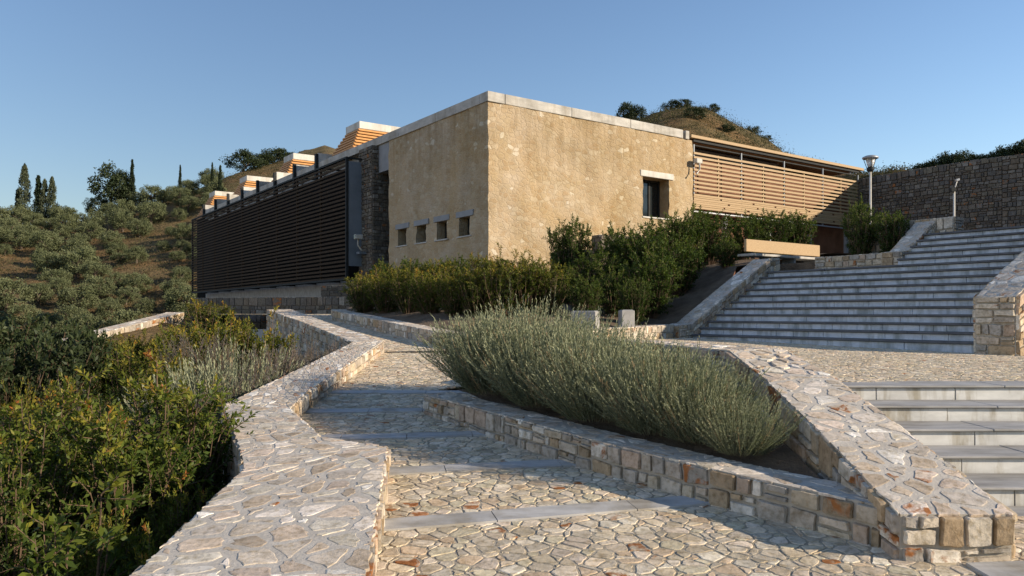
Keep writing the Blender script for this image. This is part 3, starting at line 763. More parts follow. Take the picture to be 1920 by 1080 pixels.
# jambs at the two ends
mb.quad(B(7.38,0,-.6), B(7.38,1.4,-.6), B(7.38,1.4,ZTOP), B(7.38,0,ZTOP)); mb.quad(B(0,10.15,-.6), B(2.5,10.15,-.6), B(2.5,10.15,ZTOP), B(0,10.15,ZTOP))
mb.build('stone_wall', M['building'], bld)
for h in smallw:
    w_ = MB(); w_.box(B(h[0]+.01,.36,h[2]+.01), WV*(h[1]-h[0]-.02), UV*.05, ZV*(h[3]-h[2]-.02)); wo = w_.build('window', M['steel'], bld)
    g_ = MB(); g_.box(B(h[0]+.05,.35,h[2]+.05), WV*(h[1]-h[0]-.1), UV*.02, ZV*(h[3]-h[2]-.1)); g_.build('pane', M['glass'], wo)
    l_ = MB(); l_.box(B(h[0]-.22,-.035,h[3]+.003), WV*(h[1]-h[0]+.40), UV*.3, ZV*.21, bevel=.012); l_.build('lintel', M['greyconcrete'], wo)
    s_ = MB(); s_.box(B(h[0]-.10,-.05,h[2]-.055), WV*(h[1]-h[0]+.2), UV*.4, ZV*.052, bevel=.008); s_.build('sill', M['concrete'], wo)
h = bigw; w_ = MB()
for bx in ((h[0],h[0]+.09),(h[0]+.86,h[0]+.95),(h[1]-.09,h[1])): w_.box(B(.52,bx[0],h[2]), UV*(bx[1]-bx[0]), WV*.07, ZV*(h[3]-h[2]))
w_.box(B(.525,h[0],h[2]+.002), UV*(h[1]-h[0]), WV*.06, ZV*.08); w_.box(B(.525,h[0],h[3]-.08), UV*(h[1]-h[0]), WV*.06, ZV*.078)
wo = w_.build('window', M['steel'], bld)
g_ = MB(); g_.box(B(.56,h[0]+.02,h[2]+.02), UV*(h[1]-h[0]-.04), WV*.02, ZV*(h[3]-h[2]-.04)); g_.build('pane', M['glass'], wo)
l_ = MB(); l_.box(B(-.04,h[0]-.14,h[3]+.003), UV*(h[1]-h[0]+.36), WV*.3, ZV*.24, bevel=.012); l_.build('lintel', M['white'], wo)
s_ = MB(); s_.box(B(-.05,h[0]-.04,h[2]-.06), UV*(h[1]-h[0]+.08), WV*.4, ZV*.057, bevel=.008); s_.build('sill', M['white'], wo)
# coping
cp = MB()
cp.box(B(-.05,-.05,ZTOP), UV*.70, WV*.5, ZV*.34, bevel=.012)
x = .67
while x < 9.5:
    L = min(2.95, 9.58-x); cp.box(B(-.05,x,ZTOP), UV*(L-.012), WV*.5, ZV*.34, bevel=.012); x += 2.95
cp.box(B(-.05,9.66,ZTOP), UV*.22, WV*.5, ZV*.34, bevel=.012)
cp.build('coping', M['concrete'], bld)
cp = MB(); x = .46
while x < 37:
    L = min(3.0, 37-x); cp.box(B(x,-.05,ZTOP), WV*(L-.012), UV*.5, ZV*.34, bevel=.012); x += 3.0
cp.build('coping', M['concrete'], bld)
cp = MB(); cp.box(B(1.0,.3,ZTOP-.35), WV*36.2, UV*17, ZV*.33); cp.build('roof', M['greyconcrete'], bld)
# inside walls so that no light leaks through
cp = MB(); cp.box(B(.75,.75,-.6), WV*.2, UV*22, ZV*7.2); cp.box(B(.75,1.5,-.6), WV*36, UV*.2, ZV*7.2); cp.box(B(36.8,.7,1.0), WV*.2, UV*16, ZV*6.1); cp.build('inner_wall', M['redwall'], bld)
# recessed entrance on the left facade, lintel and rubble pier
d_ = MB(); d_.box(B(7.38,.55,-.4), WV*1.1, UV*.08, ZV*6.4)
do = d_.build('door', M['steel'], bld)
for k in range(3):
    g_ = MB(); g_.box(B(7.48,.53,.2+k*1.95), WV*.9, UV*.03, ZV*1.8); g_.build('pane', M['glass'], do)
l_ = MB(); l_.box(B(7.385,.03,5.98), WV*1.1, UV*.5, ZV*(ZTOP-5.98)); l_.build('entrance_lintel', M['greyconcrete'], bld)
pr = MB(); rp = random.Random(8)
face(pr, B(9.75,-.25,-.5), B(8.45,-.25,-.5), B(8.45,-.25,ZTOP), B(9.75,-.25,ZTOP), rp, .17, 1.7, .025, .04, 0, 1, sq=True)
face(pr, B(8.45,-.25,-.5), B(8.45,.7,-.5), B(8.45,.7,ZTOP), B(8.45,-.25,ZTOP), rp, .17, 1.7, .025, .04, 0, 1, sq=True)
pr.quad(B(9.75,.7,-.5), B(9.75,-.25,-.5), B(9.75,-.25,ZTOP), B(9.75,.7,ZTOP), 1)
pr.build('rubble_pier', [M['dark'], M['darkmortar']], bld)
fw = MB(); fw.box(B(9.8,.35,.9), WV*31, UV*.2, ZV*6.2); fw.build('glazed_wall', M['void'], bld)
fw = MB(); fw.box(B(9.8,.0,-4), WV*27, UV*.3, ZV*5.5); fw.build('plinth', M['block'], bld)
# dark slatted screen standing a metre off the left facade
sb = -1.0; za, zb2 = 1.44, 6.73; a0, a1 = 9.43, 36.6
sl = MB(); rs = random.Random(6); z = za+.06
while z < zb2-.1:
    a = a0+.06
    while a < a1-.06:
        L = min(3.1 if a > a0+.1 else rs.choice((.8,1.6,2.4,3.1)), a1-.06-a)
        sl.box(B(a, sb+rs.uniform(-.004,.004), z+rs.uniform(-.006,.006)), WV*(L-.01), UV*.035, ZV*.092); a += L
    z += .178
so = sl.build('slat_screen', M['darktimber'], bld)
fr_ = MB()
for za_ in (za, zb2-.08): fr_.box(B(a0,sb-.01,za_), WV*(a1-a0), UV*.1, ZV*.08)
for a in (a0, a1-.08): fr_.box(B(a,sb-.012,za+.083), WV*.085, UV*.11, ZV*(zb2-za-.168))
fr_.build('frame', M['steel'], so)
for k in range(1,9):
    p_ = MB(); p_.box(B(a0+k*3.05,sb+.045,za+.09), WV*.07, UV*.09, ZV*(zb2-za-.18)); p_.build('post', M['darktimber'], so)
for k in range(0,10):
    a = a0+k*3.0
    for z in (zb2-.075, za+.004):
        ar = MB(); ar.box(B(a,sb+.105,z), WV*.07, UV*1.3, ZV*.07); ar.build('bracket_arm', M['steel'], so)
sp_ = MB(); sp_.box(B(a0+.03,sb+.12,2.05), WV*.03, UV*1.1, ZV*4.5); sp_.box(B(a0+.025,sb+.12,5.5), WV*.045, UV*1.1, ZV*.06); sp_.build('side_panel', M['greypanel'], bld)
# concrete fins carrying the screen, standing above the roof edge
for i in range(8):
    f_ = MB(); f_.box(B(15.0+3.1*i, -.06, 6.85), WV*.16, UV*1.9, ZV*(1.08 if i % 2 == 0 else 1.0), bevel=.01)
    f_.build('roof_fin', M['white'] if i % 2 == 0 else M['concrete'], bld)
    f_ = MB(); f_.box(B(14.98+3.1*i, -.20, 6.6), WV*.2, UV*.13, ZV*1.28); f_.build('fin_post', M['steel'], bld)
# roof lanterns
for a in (13.0, 22.1, 31.0, 39.0):
    b0 = 1.25; lw, ld, e = 1.5, 3.6, .95; z0, z1, z2 = 7.15, 8.93, 9.28
    top = [B(a,b0,z1), B(a+lw,b0,z1), B(a+lw,b0+ld,z1), B(a,b0+ld,z1)]
    bot = [B(a-e,b0-e,z0), B(a+lw+e,b0-e,z0), B(a+lw+e,b0+ld+e,z0), B(a-e,b0+ld+e,z0)]
    cc = MB(); cc.box(B(a-.06,b0-.06,z1), WV*(lw+.12), UV*(ld+.12), ZV*(z2-z1), bevel=.012)
    lo = cc.build('roof_lantern', M['white'], bld)
    core = MB()
    for k in range(4): core.quad(bot[k].lerp(B(a+lw/2,b0+ld/2,bot[k].z),.05), bot[(k+1)%4].lerp(B(a+lw/2,b0+ld/2,bot[k].z),.05), top[(k+1)%4].lerp(B(a+lw/2,b0+ld/2,z1),.05), top[k].lerp(B(a+lw/2,b0+ld/2,z1),.05))
    core.build('lantern_lining', M['redwall'], lo)
    ls = MB(); nS = 11
    for j in range(nS):
        t0, t1 = (j+.12)/nS, (j+.72)/nS
        for k in range(4):
            p = [bot[k].lerp(top[k],t0), bot[(k+1)%4].lerp(top[(k+1)%4],t0), bot[(k+1)%4].lerp(top[(k+1)%4],t1), bot[k].lerp(top[k],t1)]
            nrm = (p[1]-p[0]).cross(p[3]-p[0]).normalized()
            if nrm.dot(p[0]-B(a+lw/2,b0+ld/2,8)) < 0: nrm = -nrm
            ls.box(p[0], p[1]-p[0], nrm*.05, p[3]-p[0])
    ls.build('lantern_slats', M['orange'], lo)
# right wing: roof edge, beam, hanging timber screen, dark void below
rb0, rb1 = 10.17, 22.5
r_ = MB(); r_.box(B(-.12,9.92,7.22), UV*(rb1-9.9+.25), WV*9, ZV*.13, bevel=.01); r_.build('wing_roof', M['timber'], bld)
r_ = MB(); r_.box(B(-.02,rb0,7.10), UV*(rb1-rb0), WV*.10, ZV*.10); r_.box(B(.15,rb0,6.98), UV*(rb1-rb0), WV*.06, ZV*.05); r_.build('eaves_beam', M['steel'], bld)
r_ = MB(); r_.box(B(2.2,rb0,1.7), UV*(rb1-rb0), WV*.2, ZV*5.5); r_.build('wing_wall', M['redwall'], bld)
r_ = MB(); r_.box(B(2.0,rb0,2.0), UV*(rb1-rb0), WV*.1, ZV*2.6); r_.build('wing_glazing', M['glass'], bld)
r_ = MB(); rs = random.Random(9); z = 6.60; k = 0
while z > 4.30:
    hh = .088
    x = rb0+.02
    while x < rb1:
        L = min(3.08, rb1-x); r_.box(B(-.02+rs.uniform(-.004,.004), x, z-.01+rs.uniform(-.004,.004)), UV*(L-.008), WV*.035, ZV*hh); x += 3.08
    if k >= 10 and k < 13:                                # infill boards with gaps in the lower rows
        x = rb0+.02
        while x < rb1:
            L = rs.uniform(.7,2.4); e = min(rb1, x+L); r_.box(B(.0, x, z-.078), UV*(e-x), WV*.02, ZV*.066); x = e+rs.uniform(.10,.22)
    z -= .172; k += 1
wo = r_.build('timber_screen', M['timber'], bld)
for k in range(9):
    p_ = MB(); p_.box(B(.025, rb0+.05+k*1.53, 4.25), UV*.06, WV*.06, ZV*(2.75 if k % 2 == 0 else 2.45)); p_.build('post', M['greypanel'] if k % 2 == 0 else M['timber'], wo)
p_ = MB(); p_.box(B(-.03, rb0, 4.2), UV*(rb1-rb0), WV*.08, ZV*.05); p_.build('bottom_rail', M['steelgrey'], wo)
for x in (2.1, 5.2, 8.3, 11.4):
    p_ = MB(); p_.box(B(.10, rb0+x, 1.8), UV*.16, WV*.16, ZV*2.38); p_.build('wing_column', M['steelgrey'], bld)
# floodlights on the corners
def flood(p, d, name='floodlight'):
    o = MB(); o.box(p, d*.34, ZV.cross(d)*.2, ZV*.2, bevel=.02); r = o.build(name, M['white'], bld)
    q = MB(); q.tube([p+d*.15+ZV*0, p+d*.15-ZV*.25, p-ZV*.45, p-d*.0-ZV*.45-d*.05], [.035]*4, 8); q.build('bracket', M['white'], r)
    q = MB(); q.box(p+d*.341+ZV.cross(d)*.02+ZV*.02, d*.01, ZV.cross(d)*.16, ZV*.16); q.build('lens', M['glass'], r)
flood(B(8.9,-.55,3.15), -UV); flood(B(-.35,10.0,6.15), UV)
q = MB(); q.box(B(9.0,-.6,2.55), WV*.3, UV*.35, ZV*.1); q.build('junction_box', M['greypanel'], bld)
# low wall in front of the right facade that throws the slanting shadow
a_, b_ = B(-1.5,3.6,0), B(-1.3,8.0,0)
ribbon_wall('terrace_wall', [(p.x,p.y) for p in (B(-1.05,3.7,0), B(-.95,8.2,0))], [(p.x,p.y) for p in (B(-1.5,3.7,0), B(-1.4,8.2,0))], [2.75,2.85], [.6,1.0], random.Random(41), .22, label='low shaded rubble wall half hidden by shrubs below the large window', mats=('dark','darkmortar','cap','capmortar'))

# ------------------------------------------------------------------ bench, lamps
ZB = ZPL
be = empty('bench', S(6.9,5,ZB), 'long bench with thin pale seat slab and orange timber backrest on the landing', 'bench')
q = MB(); q.box(S(6.62,2.95,ZB+.44), WV*.52, UV*4.2, ZV*.065, bevel=.01); q.build('seat', M['concrete'], be)
q = MB(); q.box(S(7.16,3.35,ZB+.60), WV*.08, UV*3.35, ZV*.33, bevel=.01); q.build('backrest', M['timber'], be)
for t in (3.75,4.75,5.75,6.7):
    q = MB(); q.box(S(6.68,t,ZB), WV*.38, UV*.09, ZV*.438, bevel=.006); q.build('leg', M['greyconcrete'], be)
for t in (3.7,6.3):
    q = MB(); q.box(S(7.25,t,ZB+.44), WV*.05, UV*.06, ZV*.44); q.build('back_support', M['steel'], be)
def lamp(px, Y, ztop, zbase, label):
    p = at(px, 588, Y); p.z = zbase; o = empty('street_lamp', p, label, 'street lamp')
    q = MB(); q.lathe(p, [(.12,0),(.12,.05),(.06,.08),(.055,.9),(.042,1.0),(.04,ztop-zbase-.62)], 12); q.build('pole', M['white'], o)
    c = p+ZV*(ztop-zbase-.62)
    q = MB(); q.lathe(c, [(.05,0),(.11,.02),(.14,.08),(.13,.16),(.08,.19)], 14); q.build('lamp_base', M['steel'], o)
    q = MB(); q.lathe(c, [(.09,.19),(.13,.3),(.17,.50),(.02,.51)], 14); q.build('lamp_glass', M['diffuser'], o)
    q = MB(); q.lathe(c, [(.27,.50),(.30,.52),(.29,.57),(.18,.62),(.04,.64)], 18); q.build('lamp_shade', M['steelgrey'], o)
    for k in range(3):
        t = k*2.1+.3; d = Vector((math.cos(t),math.sin(t),0))
        q = MB(); q.tube([c+d*.13+ZV*.15, c+d*.255+ZV*.51], [.012,.012], 6); q.build('arm', M['steel'], o)
lamp(1632, 30, 6.12, ZT, 'white post top street lamp with flared grey hood in front of the tall wall')
p = at(1789, 588, 27.5); p.z = ZT; o = empty('spotlight_post', p, 'slim pale spotlight post standing before the tall wall at stair head', 'light post')
q = MB(); q.lathe(p, [(.08,0),(.08,.04),(.035,.06),(.035,2.55)], 10); q.build('pole', M['white'], o)
c = p+ZV*2.55; q = MB(); q.tube([c, c+Vector((.03,0,.12)), c+Vector((.10,0,.34))], [.02,.02,.018], 8); q.build('bent_arm', M['white'], o)
q = MB(); q.box(c+Vector((-.14,-.09,-.05)), (.17,0,.03), (0,.18,0), (-.02,0,.15), bevel=.015); q.build('lamp_head', M['steel'], o)
q = MB(); q.box(c+Vector((.06,-.06,.33)), (.12,0,.04), (0,.12,0), (-.02,0,.08), bevel=.01); q.build('lamp_head', M['steelgrey'], o)

# ------------------------------------------------------------------ planting
def np_mesh(name, V, Fq, tone, mat):
    me = bpy.data.meshes.new(name); nv, nf = len(V), len(Fq)
    me.vertices.add(nv); me.vertices.foreach_set('co', V.astype(np.float32).ravel())
    me.loops.add(nf*4); me.loops.foreach_set('vertex_index', Fq.astype(np.int32).ravel())
    me.polygons.add(nf); me.polygons.foreach_set('loop_start', np.arange(nf, dtype=np.int32)*4)
    me.materials.append(mat)
    a = me.attributes.new('tone', 'FLOAT_COLOR', 'POINT'); t = np.ones((nv,4), np.float32); t[:,:3] = tone[:,None]
    a.data.foreach_set('color', t.ravel()); me.update(calc_edges=True); me.validate()
    return me
def unit(a): return a/(np.linalg.norm(a, axis=1, keepdims=True)+1e-9)
def leafquads(P, Dn, L, Wd, R, tone, curl=.15):
    n = len(P); up = unit(R.normal(size=(n,3)) + np.array([0,0,1.0])); side = unit(np.cross(Dn, up)); nn = np.cross(side, Dn)
    L = L[:,None]; Wd = Wd[:,None]
    mid = P + Dn*L*.45 + nn*L*curl*.5
    V = np.stack([P, mid+side*Wd/2, P+Dn*L - nn*L*curl*.3, mid-side*Wd/2], 1).reshape(-1,3)
    Fq = np.arange(n*4).reshape(n,4)
    return V, Fq, np.repeat(tone, 4)
def mkobj(name, me, parent):
    o = bpy.data.objects.new(name, me); COL.objects.link(o); o.parent = parent; return o
def shrub(seed, H=1.2, R_=.6, ns=30, nt_=6, nl=18, L=.07, Wd=.03, mat='laurel', shoots=0, flat=.9, tlen=.28, up=.6, bark='twig', lo=.12):
    """returns (leaf mesh, stem mesh): stems rise from the base, twigs leave them, leaves spiral along the twigs"""
    R = np.random.RandomState(seed); st = MB(); P, Dn, T, LL = [], [], [], []
    for i in range(ns + shoots):
        az = R.rand()*6.283; k = math.sqrt(R.rand())
        hh = H*(.55+.45*math.sqrt(max(0,1-(k*.9)**2)))*R.uniform(.8,1.08)
        if i >= ns: k *= .6; hh = H*R.uniform(1.08,1.25)
        b0 = np.array([math.cos(az)*k*R_*.25, math.sin(az)*k*R_*.25, 0]); tip = np.array([math.cos(az)*k*R_, math.sin(az)*k*R_, hh])
        mid = b0*.5+tip*.5+np.array([math.cos(az)*k*R_*.12, math.sin(az)*k*R_*.12, hh*.02])+R.normal(size=3)*R_*.05
        bez = lambda t: b0*(1-t)**2+2*mid*t*(1-t)+tip*t*t
        st.tube([bez(t) for t in (0,.33,.66,1)], [.012*H,.009*H,.006*H,.003*H], 4, cap=False)
        tone0 = R.rand()
        m = nt_ if i < ns else nt_+4
        for j in range(m):
            t = R.uniform(lo,1.0) if j else .97; q = bez(t)
            d = np.array([math.cos(az)*k, math.sin(az)*k, 0])*.5 + R.normal(size=3)*.55 + np.array([0,0,up])
            d /= np.linalg.norm(d); ln = tlen*H*R.uniform(.5,1.1)*(1 if i < ns else .6)
            e = q+d*ln
            st.tube([q, e], [.004*H,.002*H], 3, cap=False)
            f = np.linspace(.05,1,nl); ang = np.arange(nl)*2.4+R.rand()*6
            a = np.array([0,0,1.]) if abs(d[2]) < .9 else np.array([1.,0,0])
            x = np.cross(d,a); x /= np.linalg.norm(x); y = np.cross(d,x)
            rad = x[None]*np.cos(ang)[:,None]+y[None]*np.sin(ang)[:,None]
            P.append(q+d*ln*f[:,None]); Dn.append(unit(rad*.9+d*(.35+.6*f[:,None])+R.normal(size=(nl,3))*.25))
            hf = (q[2]+d[2]*ln*f)/H
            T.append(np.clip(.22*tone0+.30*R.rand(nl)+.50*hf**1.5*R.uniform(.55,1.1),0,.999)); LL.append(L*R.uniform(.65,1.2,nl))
    P = np.concatenate(P); Dn = np.concatenate(Dn); T = np.concatenate(T); LL = np.concatenate(LL)
    V, Fq, tn = leafquads(P, Dn, LL, LL*Wd/L, R, T)
    V[:,2] = np.maximum(V[:,2], .01)
    return np_mesh('foliage', V, Fq, tn, M[mat]), st, M[bark]
PROTO = {}
def proto(key, *a, **k):
    me, st, bm = shrub(*a, **k)
    sm = bpy.data.meshes.new('stems'); sm.from_pydata(st.v, [], st.f); sm.materials.append(bm)
    PROTO.setdefault(key, []).append((me, sm))
rp = random.Random(77); cnt = {}
def place(key, name, loc, scale, label, cat, group=None, zsc=None, parts=('foliage','stems'), pick=None, rot=None):
    L_ = PROTO[key]; i = cnt.get(key, 0); cnt[key] = i+1
    me, sm = L_[(i if pick is None else pick) % len(L_)]
    o = empty(name, loc, label, cat, group, rz=rp.random()*6.28 if rot is None else rot); o.scale = (scale, scale, zsc or scale)
    mkobj(parts[0], me, o); mkobj(parts[1], sm, o)
    return o

for s in range(3): proto('laurel', 100+s, 1.3, .66, 50, 9, 20, .068, .028, 'laurel', shoots=1, tlen=.2)
for s in range(3): proto('young', 110+s, 1.0, .58, 52, 9, 18, .05, .021, 'young', shoots=1, tlen=.2, lo=.05)
for s in range(4): proto('near', 120+s, 1.3, .55, 46, 9, 22, .058, .023, 'near', shoots=2, tlen=.22, up=.8)
proto('sapling', 131, 1.0, .12, 3, 8, 18, .062, .024, 'near', tlen=.16, up=.5)
proto('sapling', 132, .7, .2, 7, 7, 16, .055, .02, 'near', tlen=.2, up=.6)
for s in range(2): proto('dark', 160+s, 1.3, 1.3, 60, 9, 20, .10, .045, 'maquis', tlen=.2)  # darker leaves carry the shade on the far left shrubs as colour
for s in range(2): proto('rosemary', 140+s, .7, .55, 110, 7, 26, .032, .006, 'rosemary', tlen=.34, up=.9)
for s in range(2): proto('bush', 150+s, 2.4, 1.5, 60, 10, 22, .13, .055, 'maquis', tlen=.2)

def lav(seed, H=.85, R_=.62, n=520, mat='lavender'):
    R = np.random.RandomState(seed); P, Dn, T, LL, WW = [], [], [], [], []; st = MB()
    for i in range(n):
        az = R.rand()*6.283; k = R.rand()**.5
        b0 = np.array([math.cos(az), math.sin(az), 0])*k*R_*.42 + R.normal(size=3)*.02; b0[2] = 0
        lean = k*R.uniform(.35,1.35); ln = H*R.uniform(.62,1.12)*(1-.12*k)*(1.22 if R.rand() < .04 else 1)
        d = np.array([math.cos(az)*lean, math.sin(az)*lean, 1.0])+R.normal(size=3)*.12; d /= np.linalg.norm(d)
        tip = b0+d*ln; mid = (b0+tip)/2 + np.array([math.cos(az),math.sin(az),0])*ln*.10*k
        bez = lambda t: b0*(1-t)**2+2*mid*t*(1-t)+tip*t*t
        pts = [bez(t) for t in (0,.3,.6,.85,1)]
        tone0 = R.rand()
        dead = R.rand() < .07; tall = R.rand() < .05; dt = .0
        # stem as overlapping slim blades
        for a, b_ in zip(pts[:-1], pts[1:]):
            v = b_-a; l = np.linalg.norm(v); P.append(a[None]); Dn.append((v/l)[None]); LL.append(np.array([l*1.1])); WW.append(np.array([.007])); T.append(np.array([.995 if dead else .33+.4*tone0]))
        m = 24; f = np.linspace(.06,.93,m)+R.rand(m)*.03
        q = np.array([bez(t) for t in f]); tang = unit(np.array([bez(t+.02)-bez(t-.02) for t in f]))
        rad = unit(R.normal(size=(m,3)))
        P.append(q); Dn.append(unit(tang*1.0+rad*.62)); LL.append(R.uniform(.035,.075,m)*(1.1-.6*f)); WW.append(np.full(m,.0075)); T.append(np.full(m,.995) if dead else np.clip(.22*tone0+.45*f+.25*R.rand(m),0,.93))
        # flower spike, faded
        m = 5; f = np.linspace(.9,1.0,m); q = np.array([bez(t) for t in f])
        P.append(q); Dn.append(unit(np.repeat(d[None],m,0)+R.normal(size=(m,3))*.22)); LL.append(np.full(m,.035)); WW.append(np.full(m,.009)); T.append(np.clip(.66+.28*R.rand(m)+(.3 if tall else 0),0,.999))
    for i in range(14):
        az = R.rand()*6.28; e = np.array([math.cos(az)*R_*.4, math.sin(az)*R_*.4, H*.35]); st.tube([(0,0,0), e*.5+np.array([0,0,.04]), e], [.014,.010,.005], 5, cap=False)
    P = np.concatenate(P); Dn = np.concatenate(Dn); T = np.concatenate(T); LL = np.concatenate(LL); WW = np.concatenate(WW)
    V, Fq, tn = leafquads(P, Dn, LL, WW, R, T, .05)
    sm = bpy.data.meshes.new('stems'); sm.from_pydata(st.v, [], st.f); sm.materials.append(M['bark'])
    PROTO.setdefault('lav', []).append((np_mesh('foliage', V, Fq, tn, M[mat]), sm))
for s in range(4): lav(200+s)
# lavender bed: near front row, back row
lavs = [(-.28,8.66,.98,'round lavender clump overhanging the left end of the planter kerb'),(.15,8.95,1.14,'tallest pale lavender clump at the back left of the bed'),(-.16,7.98,1.0,'lavender clump above the second stretch of kerb'),
        (.62,8.75,1.02,'lavender clump in front of the low bank wall'),(.30,7.30,.98,'lavender clump in the middle of the bed near the kerb'),(1.0,7.9,.88,'lavender clump at the back of the bed in front of stair foot'),
        (.74,6.66,.94,'lavender clump right of the bed centre leaning over the kerb'),(1.35,7.2,.76,'lavender clump beside the bend of the planter wall'),(1.16,6.14,.88,'lavender clump with long arching stems near the sloping wall'),
        (1.55,6.5,.72,'small lavender clump against the sloping planter wall'),(1.62,5.46,.52,'small lavender clump in the tip of the bed where kerb meets wall'),(1.42,5.84,.70,'rightmost big lavender clump in the narrow corner of the bed'),(-.12,8.45,.95,'lavender clump behind the curved start of the kerb'),
        (.25,8.1,1.05,'lavender clump in the thick middle of the left half'),(.75,7.45,.92,'lavender clump in the thick middle of the right half')]
for x, y, s_, lab in lavs:
    u = (8.62-y)/3.9
    o = place('lav', 'lavender', (x, y, zpath(y)+.26), s_, lab, 'lavender', 'lavender clumps in the stone bed', zsc=s_*.93)
    for ch in o.children:
        pass
# hedge of young shrubs above the path kerb
hedge = [(682,21.6,.98),(722,20.9,1.02),(765,20.1,1.05),(808,19.2,1.02),(850,18.4,.95),(893,17.8,1.0),(938,17.6,1.12),(985,17.8,1.18),(1030,17.9,1.12),(700,23.2,1.0),(760,22.2,1.1),(830,21.2,1.1),(900,20.2,1.15),(960,19.6,1.25)]
hl = ['young shrub with yellowing leaves at the left end of the hedge','yellow green young shrub second from the hedge end','yellow tinged shrub in the hedge under the first slit window','yellow green shrub in the hedge under the middle slit windows','young shrub with bare lower twigs above the kerb','shrub with golden leaves in the hedge below the building corner','orange tinged shrub right of the building corner','leafy green shrub before the sunlit wall foot','green shrub in the hedge behind the lavender top','back row young shrub beside the raised wall block','back row young shrub below the entrance recess','back row young shrub below the slit windows','back row young shrub below the corner of the wall','back row taller young shrub right of the building corner']
for (px, Y, h), lab in zip(hedge, hl):
    p = at(px, 588, Y); p.z = zbank(p.x, p.y)-.03
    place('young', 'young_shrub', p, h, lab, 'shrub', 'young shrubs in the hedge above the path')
# laurels: pixel of the crown, depth, top row
laur = [(720,25.5,497,.8,'dark laurel at the left before the rubble pier'),(772,25.3,492,.9,'dark laurel under the left slit windows'),(818,25.0,494,.9,'dark laurel under the right slit windows'),(856,24.6,488,.8,'rounded laurel just left of the building corner'),
        (1066,22.6,424,.85,'tall laurel standing alone before the sunlit stone wall'),(1062,20.4,510,.9,'laurel below the tall lone laurel'),(1118,21.0,478,1.0,'laurel in front of the low shaded wall'),(1165,22.2,438,1.0,'laurel left of the large window with light tips'),(1150,18.8,515,.9,'low dark laurel behind the two concrete blocks'),
        (1098,17.4,528,.8,'low laurel at the foot of the bank left of the pale block'),(1188,17.9,530,.8,'low laurel above the pale concrete block'),(1205,21.5,440,1.05,'bushy laurel below the left edge of the large window'),(1218,19.2,482,1.0,'dark laurel on the bare soil bank'),(1248,22.5,420,1.0,'laurel directly below the large window'),(1285,22.8,404,.9,'upright laurel right of the large window'),(1270,20.6,455,1.0,'laurel above the bare soil beside the stair wall'),
        (1330,24.0,404,1.0,'laurel below the left end of the timber screen'),(1362,21.4,452,.75,'small laurel beside the pier at the stair landing'),(1392,25.0,412,.95,'laurel behind the near end of the bench'),(1440,25.6,404,1.1,'broad laurel behind the bench backrest'),(1488,26.5,406,1.05,'laurel behind the far end of the bench')]
for px, Y, ty, wd, lab in laur:
    p = at(px, ty, Y); top = p.z; z = zbank(p.x, p.y)-.04; p.z = z
    h = max(.5, top-z)/1.32
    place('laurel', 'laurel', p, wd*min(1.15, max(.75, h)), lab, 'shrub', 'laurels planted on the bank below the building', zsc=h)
for s, t, ty, wd, lab in ((4.55,4.35,386,.55,'laurel growing between bench and stair flight'),(3.75,4.32,402,.62,'laurel at the foot of the street lamp')):
    p = S(s,t,ZPL+.2); top = (HOR-ty)/F*p.y
    place('laurel', 'laurel', p, wd, lab, 'shrub', 'laurels planted on the bank below the building', zsc=(top-p.z)/1.35)
# left bed: near shrubs
near = [(300,6.3,690,1.0,'bushy shrub with yellow and red leaf tips beside the parapet'),(240,5.6,760,.9,'shrub with fresh green shoots below the parapet'),(90,6.4,735,1.0,'green shrub at the left edge with yellow tips'),(20,5.2,800,.9,'shrub at the lower left corner of the bed'),
        (350,5.4,905,.62,'low dark shrub in the shade of the parapet'),(215,4.6,955,.5,'small shrub right of the sapling'),(365,6.9,770,.75,'shrub with reddish tips close to the wall face'),(-60,6.0,770,1.0,'shrub half outside the left edge'),(280,4.3,1010,.5,'low shrub at the very bottom beside the parapet'),(125,8.2,716,.6,'shrub behind the yellow tipped shrub')]
for px, Y, ty, wd, lab in near:
    p = at(px, ty, Y); top = p.z; z = gz(p.x, p.y)-.03; p.z = z; h = max(.35, top-z)/1.5
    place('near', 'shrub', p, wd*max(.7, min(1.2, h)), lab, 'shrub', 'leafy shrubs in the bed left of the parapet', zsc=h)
p = at(155, 850, 4.3); z = gz(p.x,p.y); place('sapling', 'sapling', (p.x,p.y,z), (p.z-z)/1.1, 'thin upright sapling with a bare reddish stem in the foreground bed', 'sapling', pick=0)
p = at(95, 905, 4.2); z = gz(p.x,p.y); place('sapling', 'sapling', (p.x,p.y,z), (p.z-z)/.85, 'low sapling with large light leaves at the lower left', 'sapling', pick=1)
# middle of the left bed
mids = [('young',360,13.5,590,1.2,'bright green shrub in the middle of the left bed'),('young',430,14.0,572,1.3,'bright green shrub at the top of the left bed beside the path wall'),('young',480,14.5,580,1.2,'green shrub touching the upper parapet'),('young',250,12.5,618,1.1,'green shrub at the left of the middle bed'),('young',320,11.0,640,1.0,'green shrub in front of the pale wall stretch'),('young',400,15.5,566,1.2,'green shrub furthest back in the left bed'),('dark',60,17,598,1.15,'large shrub at far left with leaves darkened for shade'),('dark',0,15,612,1.1,'shade darkened shrub at the left edge of the middle bed'),('dark',110,19,600,1.0,'shade darkened shrub behind the large shaded shrub'),('young',195,20,620,1.0,'shrub hiding the left end of the pale wall stretch'),('young',238,20,612,1.0,'shrub in front of the middle of the pale wall stretch'),('young',282,20,604,1.0,'shrub in front of the right half of the pale wall stretch'),('young',328,19.5,596,1.1,'shrub at the right end of the pale wall stretch'),('young',388,27,556,1.5,'shrub hiding the far end of the wall below the dark screen'),('young',10,9.5,690,.6,'bright little shrub at the left edge')]
